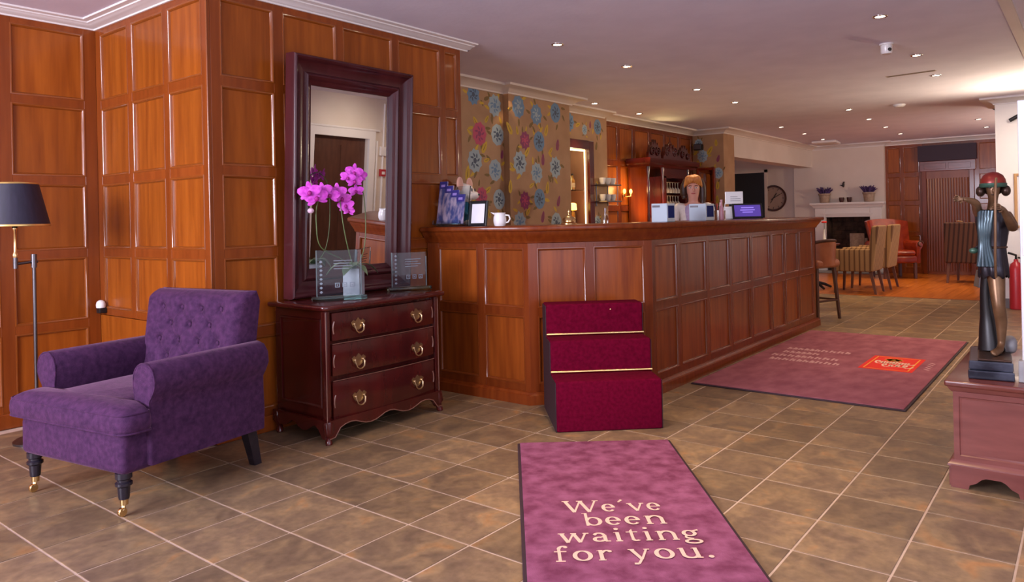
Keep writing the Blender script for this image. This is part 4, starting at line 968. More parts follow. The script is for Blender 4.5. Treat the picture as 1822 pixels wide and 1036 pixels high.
MB().lathe([(.179, 1.264), (.181, 1.270), (.178, 1.276)], 40, T(-.095, 0, 0), cap=False).build('shade_trim', 'gold', ls, smooth=60)
MB().lathe([(.123, 1.506), (.125, 1.512), (.121, 1.516)], 40, T(-.095, 0, 0), cap=False).build('shade_trim', 'gold', ls, smooth=60)
MB().tube([(-.215, 0, 1.50), (-.095, 0, 1.50), (.025, 0, 1.50)], .003, 6).tube([(-.095, 0, 1.33), (-.095, 0, 1.50)], .004, 6).build('shade_carrier', 'brass', fl)
# small white beacon on the alcove wall
be = thing('wall_beacon', 'small white domed sensor on a black bracket low in the panelled corner', 'sensor', (2.229, 5.285, .0))
zz = on(176, 545, 'x', 2.2).z
MB().rbox(-.05, 0, -.026, .026, zz - .045, zz - .008, .005, 2).build('bracket', 'black', be)
MB().lathe([(0, zz - .008), (.028, zz - .008), (.030, zz + .012), (.025, zz + .032), (.012, zz + .042), (0, zz + .044)], 20, T(-.03, 0, 0)).build('dome', 'china', be, smooth=50)

# ------------------------------------------------------------------ things on the bar's near end
br = thing('leaflet_rack', 'leaflet rack of blue holiday brochures on the bar end by the wall', 'leaflet rack', (4.02, 3.75, 1.2095))
br.rotation_euler = (0, .16, 0)
MB().box(.035, .045, -.135, .135, 0, .30).box(-.045, .045, -.135, .135, 0, .006).box(-.045, -.04, -.135, .135, 0, .03).build('rack', 'glass', br)
for k in range(4):
    y = .112 - k * .070; lf = MB().rbox(.0 - k * .008, .012 - k * .008, y - .048, y + .030, .008, .335 - k * .036, .002, 1).build('leaflet', 'leaflet1', br)
    MB().box(-.0012 - k * .008, .0 - k * .008, y - .047, y + .029, .335 - k * .036 - .055, .335 - k * .036 - .002).build('leaflet_header', 'leaflettop', lf)
    MB().box(-.0022 - k * .008, -.0013 - k * .008, y - .028, y + .012, .335 - k * .036 - .042, .335 - k * .036 - .024).build('leaflet_mark', 'leafletlogo', lf)
toy = thing('plush_mouse', 'soft toy mouse with pale pink ears and teal top beside the leaflets', 'soft toy', (4.19, 3.71, 1.201), .30)
toy.scale = (1.12, 1.12, 1.12); toy.location = (4.25, 3.80, 1.201)
MB().ell((0, 0, .085), .050, .046, .085, .9).build('toy_body', 'toyteal', toy, smooth=80)
hd = MB().ell((0, -.01, .225), .062, .058, .062).build('toy_head', 'toycream', toy, smooth=80)
MB().ell((.005, -.065, .208), .034, .036, .028).ell((-.03, -.048, .198), .022, .02, .02).ell((.038, -.048, .198), .022, .02, .02).build('muzzle', 'toycream', hd, smooth=80)
MB().ell((.008, -.100, .213), .010, .008, .008, nu=10, nv=8).build('nose', 'black', hd, smooth=80)
for sx in (-.02, .03): MB().ell((sx, -.062, .245), .007, .005, .013, nu=10, nv=8).build('eye', 'black', hd, smooth=80)
MB().ell((0, .012, .238), .063, .055, .056).build('toy_crown', 'toycream', hd, smooth=80)
for sx in (-1, 1):
    e = MB().ell((sx * .078, .0, .285), .046, .014, .050).build('ear', 'toypink', hd, smooth=80)
    MB().tube([(sx * .045, 0, .14), (sx * .075, -.02, .10), (sx * .07, -.045, .07)], [.018, .016, .017], 8).build('toy_arm', 'toyteal', toy, smooth=80)
    MB().ell((sx * .035, -.045, .02), .026, .04, .022).build('toy_foot', 'toycream', toy, smooth=80)
ph = thing('notice_frame', 'black picture frame holding a blank white notice on the bar', 'picture frame', (4.0, 3.463, 1.201), 0)
ph.rotation_euler = (0, .14, 0)
FN = frame((0, .082, 0), (0, -1, 0), (-1, 0, 0))
MB().rectsweep(0, .165, 0, .182, [(0, -.008), (0, .008), (.004, .010), (.020, .008), (.022, .002)], FN).build('frame', 'black', ph)
MB().box(.018, .147, .018, .164, -.004, .003, FN).build('notice', 'paper', ph)
MB().box(.002, .01, -.03, .03, 0, .12).build('easel_back', 'black', ph)
jg = thing('white_jug', 'white china milk jug beside the black picture frame', 'jug', (4.0, 3.255, 1.201), 0.4)
MB().lathe([(0, 0), (.036, 0), (.042, .012), (.046, .035), (.044, .06), (.038, .078), (.042, .092), (.040, .092), (.036, .078), (.041, .058), (.043, .036), (.038, .012), (0, .008)], 24).build('jug_body', 'china', jg, smooth=50)
MB().tube([(0, -.040, .075), (0, -.066, .072), (0, -.074, .048), (0, -.060, .025), (0, -.042, .022)], .006, 8).build('handle', 'china', jg, smooth=60)
MB().add([(-.014, .036, .078), (.014, .036, .078), (0, .068, .096), (-.012, .040, .092), (.012, .040, .092)], [(0, 1, 2), (0, 2, 3), (1, 4, 2), (3, 2, 4)]).build('spout', 'china', jg, smooth=60)
bl = thing('brass_bell', 'brass stepped service bell with a spire knob on the bar top', 'bell', (4.40, 2.945, 1.2005))
MB().lathe([(0, 0), (.055, 0), (.056, .008), (.048, .014), (.040, .020), (.040, .026), (.048, .030), (.044, .044), (.028, .056), (.012, .062), (.006, .066), (.006, .082), (.009, .088), (.004, .108), (0, .112)], 28).build('bell_body', 'brass', bl, smooth=50)
tpx = thing('chrome_tap', 'chrome arched beer font rising from the bar top', 'beer tap', (4.92, 2.95, 1.2005), .3)
MB().tube(smoothpath([(-.055, 0, 0), (-.05, 0, .035), (-.02, 0, .062), (.02, 0, .062), (.05, 0, .035), (.055, 0, 0)]), .008, 10).build('arch', 'chrome', tpx, smooth=60)
MB().tube([(-.035, 0, .05), (-.04, -.005, .115)], [.006, .010], 8).build('tap_lever', 'chrome', tpx, smooth=60)
def cardbox(label, pl, pc, pr, y):
    x0 = on(pc, 380, 'y', y).x; yb = on(pl, 380, 'x', x0).y; x1 = on(pr, 380, 'y', y).x
    t = thing('card_box', label, 'box', ((x0 + x1) / 2, (y + yb) / 2, 1.2005), 0, 'pale blue boxes on the bar'); hx, hy = (x1 - x0) / 2, (yb - y) / 2
    MB().rbox(-hx, hx, -hy, hy, 0, .142, .004, 2).build('box_body', 'bluegrey', t)
    MB().box(-hx * .75, hx * .75, -hy - .003, -hy + .001, .03, .125).build('blue_panel', 'navy', t)
    MB().box(-hx - .002, -hx + .001, -hy * .1, hy * .85, .112, .128).build('label_strip', 'steel', t)
    return t
cardbox('pale blue card box on the bar nearer the steps', 1159, 1187, 1201, 2.55)
cardbox('pale blue card box on the bar in front of the receptionist', 1226, 1256, 1271, 2.55)
p = on(1331, 390, 'z', 1.2005) if False else on(1331, 388, 'y', 2.66)
sn = thing('tilted_screen', 'small black tilted screen with a purple display on the bar', 'screen', (p.x, p.y, 1.2005), -1.0)
sn.rotation_euler = (-.32, 0, -1.0)
MB().rbox(-.145, .145, -.008, .010, .004, .158, .004, 2).build('screen_case', 'black', sn)
q = MB().box(-.125, .125, -.0095, -.0085, .022, .140).build('display', 'screen', sn)
MB().box(-.06, .06, -.0105, -.0098, .108, .118).box(-.07, .07, -.0105, -.0098, .084, .092).box(-.05, .05, -.0105, -.0098, .062, .070).build('display_text', 'screenline', q)
p = on(1300, 388, 'y', 2.86)
tl = thing('till', 'white till with a raised paper-white display behind the tilted screen', 'till', (p.x, p.y, 1.2005), -1.0)
MB().rbox(-.085, .085, -.07, .07, 0, .125, .012, 2).build('till_body', 'china', tl, smooth=40)
MB().box(-.012, .012, .0, .02, .12, .18).build('display_stalk', 'black', tl)
q = MB().rbox(-.05, .125, -.004, .014, .150, .275, .004, 2).build('till_display', 'china', tl)
MB().box(.0, .10, -.006, -.0045, .18, .184).box(.0, .10, -.006, -.0045, .20, .204).box(.0, .07, -.006, -.0045, .22, .224).build('display_lines', 'steel', q)
for k, (pxx, lab) in enumerate(((1277, 'small steel beaker of pens on the bar, left of a pair'), (1286, 'small steel beaker of pens on the bar, right of a pair'))):
    p = on(pxx, 390, 'y', 2.62 + .16 * k)
    t = thing('pen_beaker', lab, 'beaker', (p.x, p.y, 1.2005), 0, 'pen beakers on the bar')
    MB().lathe([(0, 0), (.026, 0), (.030, .085), (.028, .085), (.024, .004), (0, .004)], 16).build('beaker', 'chrome', t, smooth=40)
    for j in range(4): MB().tube([(.01 * math.cos(j * 1.7), .01 * math.sin(j * 1.7), .006), (.024 * math.cos(j * 1.7), .024 * math.sin(j * 1.7), .125 + .01 * j)], .004, 6).build('pen', ('black', 'navy', 'redpaint', 'china')[j], t)
p = on(1284, 388, 'y', 2.52)
t = thing('pink_bottle', 'slim pink bottle standing beside the pen beakers', 'bottle', (p.x, p.y, 1.2005)); t.scale = (.7, .7, .75)
MB().lathe([(0, 0), (.028, 0), (.030, .02), (.030, .12), (.022, .15), (.012, .17), (.012, .21), (.015, .212), (.015, .235), (0, .235)], 18).build('bottle_body', plain('pink_glaze', (.50, .22, .26), .3), t, smooth=50)
# ------------------------------------------------------------------ behind the bar
bc = thing('back_counter', 'low back counter along the panelled wall behind the bar', 'counter', (7.3, 4.56, 0))
MB().box(0, 4.15, .05, .21, 0, .90).box(1.30, 4.13, .21, .60, 0, .90).build('carcass', 'bar', bc)
MB().prism([(-.02, 0), (4.15, 0), (4.15, .60), (1.29, .60), (1.29, .21), (-.02, .21)], .90, .94, r=.006, seg=2).build('countertop', 'dark', bc)
# lit display cabinet in the niche
dc = thing('display_cabinet', 'lit bottle cabinet with a dark frame set in the niche', 'cabinet', (7.825, 5.1, 1.03))
FD = frame((0, 0, 0), (1, 0, 0), (0, -1, 0))
for a in ((-.36, -.26, 0, 1.20), (.25, .36, 0, 1.20), (-.26, .25, 1.085, 1.20), (-.26, .25, 0, .085)): MB().rbox(*a, -.01, .035, .006, 2, FD).build('frame_rail', 'dark', dc)
MB().box(-.27, .27, .30, .33, .05, 1.10).build('back_panel', 'soot_dark', dc)  # dark tone stands for the unlit lower back
MB().box(-.262, -.255, .01, .32, .08, 1.09).build('side_lining', 'darkedge', dc); MB().box(.262, .268, .01, .32, .08, 1.09).build('side_lining', 'darkedge', dc)
MB().box(-.255, .255, .29, .30, .58, 1.08).build('lit_upper_back', 'lit_back', dc)  # olive panel puts the lit upper back into the colour
MB().box(-.25, .25, .03, .045, 1.065, 1.083).build('top_light_strip', 'lit', dc)
MB().box(.240, .248, .03, .045, .10, 1.06).build('side_light_strip', 'lit', dc)
for z in (.56, .08): MB().box(-.255, .255, .05, .30, z, z + .010).build('shelf', 'glass' if z > .3 else 'dark', dc)
def bottle(label, x, y, z, mat, cap, h=.24, r=.034, grp='bottles in the lit cabinet'):
    t = thing('bottle', label, 'bottle', (x, y, z), 0, grp)
    MB().lathe([(0, 0), (r, 0), (r, h * .55), (r * .8, h * .64), (r * .36, h * .72), (r * .34, h * .92), (0, h * .92)], 16).build('bottle_glass', mat, t, smooth=50)
    MB().lathe([(0, h * .90), (r * .42, h * .90), (r * .42, h), (0, h)], 12).build('bottle_cap', cap, t, smooth=40)
    MB().lathe([(r * 1.01, h * .16), (r * 1.01, h * .44)], 16, cap=False).build('bottle_label', 'clay', t, smooth=60)
    return t
bottle('orange-capped bottle at the left of the cabinet shelf', 7.615, 5.26, 1.601, 'liquor', 'matred', .27)
bottle('slim clear bottle second on the cabinet shelf', 7.71, 5.22, 1.601, 'glass', 'chrome', .25, .026)
bottle('rounded pale liquor bottle third on the cabinet shelf', 7.84, 5.24, 1.601, 'liquorpale', 'gold', .27, .044)
bottle('short amber bottle at the right of the cabinet shelf', 7.96, 5.26, 1.601, 'liquor', 'black', .21)
bottle('dark tall bottle on the lower cabinet shelf', 7.635, 5.27, 1.121, 'liquor', 'redpaint', .30)
bottle('amber bottle beside the small lamp in the cabinet', 7.97, 5.27, 1.121, 'liquor', 'gold', .30)
tlp = thing('table_lamp', 'little brass lamp with a glowing yellow shade inside the cabinet', 'lamp', (7.80, 5.20, 1.121))
MB().lathe([(0, 0), (.045, 0), (.045, .01), (.012, .03), (.01, .22), (0, .22)], 16).build('lamp_base', 'brass', tlp, smooth=50)
MB().lathe([(.085, .22), (.088, .235), (.080, .30), (.06, .31)], 24, cap=False).build('lamp_shade', 'lampglow', tlp, smooth=60)
point('cabinet_lamp_light', (7.80, 5.16, 1.46), 1.2, AMBER, .05)
point('cabinet_strip_light', (7.80, 5.17, 2.05), 2.2, (1.0, .85, .45), .06)
# wall shelf with cups beside the niche
ws = thing('cup_shelf', 'two-tier bracket shelf of white cups beside the lit cabinet', 'shelf', (8.40, 5.1, 1.44))
for z in (0, .215): MB().rbox(-.19, .19, -.20, 0, z, z + .016, .003, 1).build('shelf_board', 'steel', ws)
for x in (-.14, .15): MB().tube([(x, -.012, -.05), (x, -.012, .25)], .007, 6).build('shelf_bracket', 'steel', ws)
ordn = ('leftmost', 'middle', 'rightmost')
for tier, z in enumerate((1.457, 1.672)):
    for k in range(3):
        t = thing('cup', 'white coffee cup, %s on the %s tier of the cup shelf' % (ordn[k], ('lower', 'upper')[tier]), 'cup', (8.27 + .13 * k, 5.0, z), 1.2 + .2 * k, 'cups on the wall shelf')
        MB().lathe([(0, 0), (.026, 0), (.040, .04), (.044, .085), (.041, .085), (.036, .04), (.022, .006), (0, .006)], 18).build('cup_body', 'china', t, smooth=50)
        MB().tube([(.040, 0, .07), (.062, 0, .065), (.062, 0, .038), (.036, 0, .028)], .005, 6).build('handle', 'china', t, smooth=60)
# carved dark hutch
hu = thing('bar_hutch', 'dark carved bar hutch with scrolled crest and hanging glasses', 'hutch', (9.30, 4.86, .941))
MB().box(0, 1.46, .30, .335, 0, 1.02).build('hutch_back', 'bar', hu)
for x in (0.0, .44, 1.28): MB().lathe([(0, 0), (.030, 0), (.030, .06), (.018, .09), (.024, .20), (.016, .40), (.022, .60), (.028, .75), (.018, .85), (.032, .98), (.032, 1.02), (0, 1.02)], 12, T(x + .035, .04, 0)).build('turned_post', 'dark', hu, smooth=50)
MB().box(.50, 1.25, .02, .05, .86, 1.02).box(.50, .56, .02, .29, .30, .88).box(1.19, 1.25, .02, .29, .30, .88).box(.50, 1.25, .02, .29, .28, .31).build('glass_cupboard', 'dark', hu)
MB().box(.56, 1.19, .27, .29, .31, .86).build('cupboard_back', 'soot_dark', hu)
plansweep(MB(), [(-.02, .32), (-.02, .0), (1.47, .0), (1.47, .32)], [(0, 1.0), (.02, 1.0), (.03, 1.03), (.06, 1.05), (.07, 1.09), (.07, 1.12), (0, 1.12)]).box(-.02, 1.47, 0, .32, 1.0, 1.12).build('canopy_cornice', 'dark', hu, smooth=30)
FH = Matrix(((1, 0, 0, 0), (0, 0, -1, .04), (0, 1, 0, 0), (0, 0, 0, 1)))
for (xc, w, h) in ((.22, .20, .24), (1.18, .22, .22)):
    pl = [(xc - w, 1.12)] + [(xc - w + 2 * w * i / 20, 1.12 + h * (abs(math.sin(PI * i / 20)) ** .6) * (1 + .18 * math.sin(i * 2.2))) for i in range(1, 20)] + [(xc + w, 1.12)]
    MB().prism(pl, -.02, .02, FH).build('carved_crest', 'dark', hu)
pl = [(.46, 1.12)] + [(.46 + .52 * i / 24, 1.12 + .20 * abs(math.sin(PI * i / 24)) ** .5 + .05 * math.cos(i * 1.6)) for i in range(1, 24)] + [(.98, 1.12)]
MB().prism(pl, -.03, .03, FH).build('carved_pediment', 'dark', hu)
for (xc, zc, r) in ((.14, 1.22, .07), (.30, 1.22, .07), (.60, 1.24, .08), (.84, 1.24, .08), (1.12, 1.22, .06), (1.30, 1.2, .05)):
    MB().tube([(xc + r * (1 - i / 26) * math.cos(i * .55), .012, zc + r * (1 - i / 26) * math.sin(i * .55)) for i in range(22)], .011, 6).build('scroll', 'dark', hu, smooth=60)
MB().lathe([(0, 1.30), (.025, 1.30), (.018, 1.33), (.034, 1.36), (.012, 1.40), (.008, 1.46), (0, 1.48)], 12, T(.72, .03, 0)).build('finial', 'dark', hu, smooth=50)
for k in range(6):
    for r in range(2):
        x, z = 9.30 + .62 + k * .088, .941 + .80 - r * .20
        t = thing('wine_glass', 'stemmed glass hung upside down in the %s row of the hutch, %s from the left' % (('upper', 'lower')[r], ('first', 'second', 'third', 'fourth', 'fifth', 'sixth')[k]), 'glass', (x, 4.94, z), 0, 'glasses hanging in the hutch')
        MB().lathe([(.0, 0), (.032, 0), (.006, -.008), (.004, -.07), (.012, -.08), (.032, -.11), (.030, -.16), (.027, -.16), (.029, -.11), (.0, -.082)], 14, cap=False).build('goblet', 'goblet', t, smooth=50)
for x, z in ((9.92, 1.742), (9.92, 1.542)):
    MB().box(x - .02 - 9.30, x + .50 - 9.30, .06, .10, z - .941, z - .941 + .008).build('glass_rail', 'dark', hu)
# wall light glowing on the panels
sl = thing('wall_sconce', 'small brass twin wall light glowing on the panelled bar wall', 'wall light', (9.16, 5.2, 1.55))
MB().lathe([(0, 0), (.03, 0), (.03, .012), (0, .014)], 14, Matrix.Rotation(PI / 2, 4, 'X')).tube([(-.09, -.07, .02), (-.08, -.07, -.02), (0, -.03, -.03), (.08, -.07, -.02), (.09, -.07, .02)], .006, 6).build('sconce_arm', 'brass', sl, smooth=50)
for x in (-.09, .09): MB().ell((x, -.07, .05), .022, .022, .034, nu=12, nv=8).build('lamp_bulb', 'lampglow', sl, smooth=80)
point('sconce_light', (9.16, 5.02, 1.62), 3.0, AMBER, .06)
spot('hutch_glow', (9.55, 4.72, 1.2), (9.75, 5.2, 1.5), 24, AMBER, 110, 1.0, .08)
spot('hutch_uplight', (9.9, 5.0, 2.10), (9.6, 4.3, CE), 16, (1.0, .72, .28), 120, 1.0, .1)
# mirror on the printed pillar, with a red frame
pm_ = thing('pillar_mirror', 'red-framed mirror hung on the printed pillar behind the receptionist', 'mirror', (11.5, 4.975, 1.42))
FPm = frame((0, .16, 0), (0, -1, 0), (-1, 0, 0))
for sd in range(4):
    vs = []; cs = [(0, 0), (1, 0), (1, 1), (0, 1)]; c0, c1 = cs[sd], cs[(sd + 1) % 4]; pf = [(0, 0), (0, .02), (.015, .03), (.035, .025), (.045, .01)]
    for (sx, sy) in (c0, c1):
        for (i, h) in pf: vs.append(((.32 - i) if sx else i, (.60 - i) if sy else i, h))
    MB().add(vs, [(j, 5 + j, 6 + j, j + 1) for j in range(4)], FPm).build('frame_side', 'leather', pm_, smooth=35)
MB().box(.04, .28, .04, .56, .004, .010, FPm).build('mirror_glass', 'mirror', pm_)
# black camera up on the pillar
t = thing('wall_camera', 'small black camera high on the printed pillar', 'speaker', (11.5, 5.08, 2.36))
MB().rbox(-.10, 0, -.07, .07, -.05, .05, .012, 2).build('camera_case', 'black', t)
MB().box(-.104, -.099, -.055, .055, -.038, .038).build('camera_front', 'steel', t)

# ------------------------------------------------------------------ receptionist
per = thing('person', 'person with copper hair in a white cardigan and lilac blouse behind the bar', 'person', (7.42, 3.36, 0), -1.147)
def fingers(N, E, wrist, fwd, side, dn, nm, s=1.0):
    wv, f, sd, d = Vector(wrist), Vector(fwd).normalized(), Vector(side).normalized(), Vector(dn).normalized()
    N[nm + 'palm'] = (wv + f * .05 * s, (.026 * s, .016 * s)); E.append((nm, nm + 'palm'))
    for k, (o, L) in enumerate(((-.030, .066), (-.010, .076), (.010, .070), (.029, .055))):
        a = wv + f * .085 * s + sd * o * s; b = a + f * L * .5 * s + d * .010 * s; c = b + f * L * .42 * s + d * .028 * s
        N[nm + 'k%d' % k] = (a, .0095 * s); N[nm + 'm%d' % k] = (b, .0088 * s); N[nm + 't%d' % k] = (c, .0075 * s)
        E += [(nm + 'palm', nm + 'k%d' % k), (nm + 'k%d' % k, nm + 'm%d' % k), (nm + 'm%d' % k, nm + 't%d' % k)]
    a = wv + f * .03 * s - sd * .038 * s; b = a + f * .035 * s - sd * .012 * s + d * .012 * s
    N[nm + 'th0'] = (a, .011 * s); N[nm + 'th1'] = (b, .009 * s); E += [(nm + 'palm', nm + 'th0'), (nm + 'th0', nm + 'th1')]
N = {'pel': ((0, 0, .92), (.15, .11)), 'wai': ((0, 0, 1.06), (.12, .09)), 'che': ((0, .0, 1.24), (.145, .10)), 'ncb': ((0, .015, 1.375), (.062, .055)), 'nck': ((0, .005, 1.41), (.052, .050)), 'skl': ((0, -.014, 1.452), (.060, .068)), 'hd': ((0, -.006, 1.535), (.084, .096)), 'crn': ((0, .006, 1.595), (.070, .080)),
     'sL': ((.165, .01, 1.34), .055), 'eL': ((.215, -.04, 1.08), .042), 'wL': ((.12, -.26, 1.03), (.027, .022)), 'sR': ((-.165, .01, 1.34), .055), 'eR': ((-.225, -.05, 1.10), .042), 'wR': ((-.17, -.30, 1.12), (.027, .022)),
     'hL': ((.09, 0, .88), .10), 'kL': ((.095, -.01, .48), .062), 'aL': ((.095, .02, .09), .042), 'fL': ((.10, -.10, .035), (.04, .03)), 'hR': ((-.09, 0, .88), .10), 'kR': ((-.095, -.01, .48), .062), 'aR': ((-.095, .02, .09), .042), 'fR': ((-.10, -.10, .035), (.04, .03))}
E_ = [('pel', 'wai'), ('wai', 'che'), ('che', 'ncb'), ('ncb', 'nck'), ('nck', 'skl'), ('skl', 'hd'), ('hd', 'crn'), ('che', 'sL'), ('sL', 'eL'), ('eL', 'wL'), ('che', 'sR'), ('sR', 'eR'), ('eR', 'wR'), ('pel', 'hL'), ('hL', 'kL'), ('kL', 'aL'), ('aL', 'fL'), ('pel', 'hR'), ('hR', 'kR'), ('kR', 'aR'), ('aR', 'fR')]
fingers(N, E_, N['wR'][0], (.4, -.9, -.15), (.9, .4, 0), (0, -.1, -1), 'wR'); fingers(N, E_, N['wL'][0], (-.3, -.9, -.1), (-.9, .3, 0), (0, -.1, -1), 'wL')
bd_ = mesh_obj('body', skin_mesh(N, E_, 2, 'pel'), 'skin', per)
Tn = {'pel': ((0, 0, .93), (.165, .125)), 'wai': ((0, 0, 1.06), (.138, .108)), 'che': ((0, .010, 1.23), (.158, .105)), 'sL': ((.172, .01, 1.345), .068), 'eL': ((.218, -.04, 1.08), .054), 'wL': ((.135, -.21, 1.04), .038), 'sR': ((-.172, .01, 1.345), .068), 'eR': ((-.228, -.05, 1.10), .054), 'wR': ((-.18, -.25, 1.115), .038)}
mesh_obj('cardigan', skin_mesh(Tn, [('pel', 'wai'), ('wai', 'che'), ('che', 'sL'), ('sL', 'eL'), ('eL', 'wL'), ('che', 'sR'), ('sR', 'eR'), ('eR', 'wR')], 2, 'pel'), 'cardigan', per)
Bn = {'a': ((0, -.055, 1.0), (.072, .075)), 'b': ((0, -.055, 1.15), (.085, .080)), 'c': ((0, -.058, 1.28), (.115, .088)), 'd': ((0, -.010, 1.365), (.105, .085))}
mesh_obj('blouse', skin_mesh(Bn, [('a', 'b'), ('b', 'c'), ('c', 'd')], 2, 'a'), 'blouse', per)
Ln = {'p': ((0, 0, .92), (.17, .125)), 'hL': ((.09, 0, .86), .112), 'kL': ((.095, -.005, .48), .078), 'aL': ((.095, .02, .07), .066), 'hR': ((-.09, 0, .86), .112), 'kR': ((-.095, -.005, .48), .078), 'aR': ((-.095, .02, .07), .066)}
mesh_obj('trousers', skin_mesh(Ln, [('p', 'hL'), ('hL', 'kL'), ('kL', 'aL'), ('p', 'hR'), ('hR', 'kR'), ('kR', 'aR')], 2, 'p'), 'trousers', per)
for sx in (-1, 1):
    MB().ell((sx * .10, -.06, .035), .048, .12, .035).build('shoe', 'black', per, smooth=80)
    e = MB().ell((sx * .032, -.091, 1.537), .014, .008, .008, nu=12, nv=8).build('eye', 'eyewhite', per, smooth=80)
    MB().ell((sx * .032, -.0975, 1.537), .006, .004, .006, nu=10, nv=6).build('iris', 'darkhair', e, smooth=80)
    MB().tube([(sx * .014, -.094, 1.555), (sx * .032, -.097, 1.561), (sx * .050, -.087, 1.555)], .0032, 6).build('eyebrow', 'darkhair', per, smooth=60)
    MB().ell((sx * .085, .006, 1.525), .010, .020, .030, nu=10, nv=8).build('ear', 'skin', per, smooth=80)
MB().ell((0, -.103, 1.510), .013, .018, .014, nu=12, nv=8).ell((0, -.096, 1.532), .008, .012, .024, nu=12, nv=8).build('nose', 'skin', per, smooth=80)
MB().ell((0, -.089, 1.478), .023, .010, .007, nu=14, nv=8).build('mouth', 'lip', per, smooth=80)
# dark hair behind and down one side, copper fringe on top
hb = MB().ell((0, .030, 1.560), .100, .092, .105)
for sx, L in ((1, .24), (-1, .10)): hb.tube(smoothpath([(sx * .070, .0, 1.625), (sx * .094, .004, 1.57), (sx * .100, .012, 1.50), (sx * .098, .02, 1.50 - L * .4), (sx * .09, .015, 1.50 - L * .75)], 4), [.030] * 4 + [.034] * 4 + [.034] * 4 + [.028] * 4 + [.012], 10)
hb.build('hair_back', 'darkhair', per, smooth=80)
hr = MB().ell((0, .004, 1.622), .082, .088, .050)
for k in range(11):
    x = -.075 + .015 * k; hr.tube(smoothpath([(.02, .0, 1.672), (x * .7, -.055, 1.655), (x, -.086 + abs(x) * .4, 1.626), (x * 1.22, -.076 + abs(x) * .7, 1.602 - abs(x) * .8)], 3), [.014] * 6 + [.011] * 3 + [.005], 8)
hr.build('hair_fringe', 'orangehair', per, smooth=80)

# ------------------------------------------------------------------ lounge
sto = on(1470, 570, 'z', 0)
def bar_stool(label, x, y, rz, seatmat):
    t = thing('bar_stool', label, 'bar stool', (x, y, 0), rz, 'bar stools past the bar end')
    for sx in (-1, 1):
        for sy in (-1, 1):
            MB().add([(sx * .15 - .018, sy * .15 - .018, .62), (sx * .15 + .018, sy * .15 - .018, .62), (sx * .15 + .018, sy * .15 + .018, .62), (sx * .15 - .018, sy * .15 + .018, .62), (sx * .19 - .013, sy * .19 - .013, 0), (sx * .19 + .013, sy * .19 - .013, 0), (sx * .19 + .013, sy * .19 + .013, 0), (sx * .19 - .013, sy * .19 + .013, 0)],
                     [(0, 1, 2, 3), (7, 6, 5, 4), (0, 4, 5, 1), (1, 5, 6, 2), (2, 6, 7, 3), (3, 7, 4, 0)]).build('leg', 'brownwood', t)
    for a in (((-.18, -.18), (.18, -.18)), ((.18, -.18), (.18, .18)), ((.18, .18), (-.18, .18)), ((-.18, .18), (-.18, -.18))):
        MB().tube([(*a[0], .22), (*a[1], .22)], .013, 6).build('stretcher', 'brownwood', t)
    MB().rbox(-.21, .21, -.21, .21, .60, .70, .04, 4).build('seat', seatmat, t, smooth=60)
    # wrap-round low back
    vs = []; fs = []; n = 18
    for i in range(n + 1):
        a = math.radians(-15 + 210 * i / n)
        for r, z in ((.205, .63), (.235, .63), (.245, .84 + .06 * math.sin(max(0, math.radians(210 * i / n - 15)))), (.215, .86 + .06 * math.sin(max(0, math.radians(210 * i / n - 15))))): vs.append((r * math.cos(a), r * math.sin(a), z))
    for i in range(n):
        for j in range(4): fs.append((i * 4 + j, (i + 1) * 4 + j, (i + 1) * 4 + (j + 1) % 4, i * 4 + (j + 1) % 4))
    fs.append((0, 1, 2, 3)); fs.append((n * 4, n * 4 + 1, n * 4 + 2, n * 4 + 3))
    MB().add(vs, fs).build('backrest', seatmat, t, smooth=50)
    MB().tube([(.235 * math.cos(math.radians(-15 + 210 * i / n)), .235 * math.sin(math.radians(-15 + 210 * i / n)), .865 + .06 * math.sin(max(0, math.radians(210 * i / n - 15)))) for i in range(n + 1)], .016, 8).build('top_rail', 'brownwood', t, smooth=60)
    return t
bar_stool('tan leather bar stool with wrap-round back at the bar end', 9.06, 2.60, 2.75, 'tanleather')
bar_stool('red leather bar stool mostly hidden behind the tan one', 9.75, 3.0, .2, 'leather')

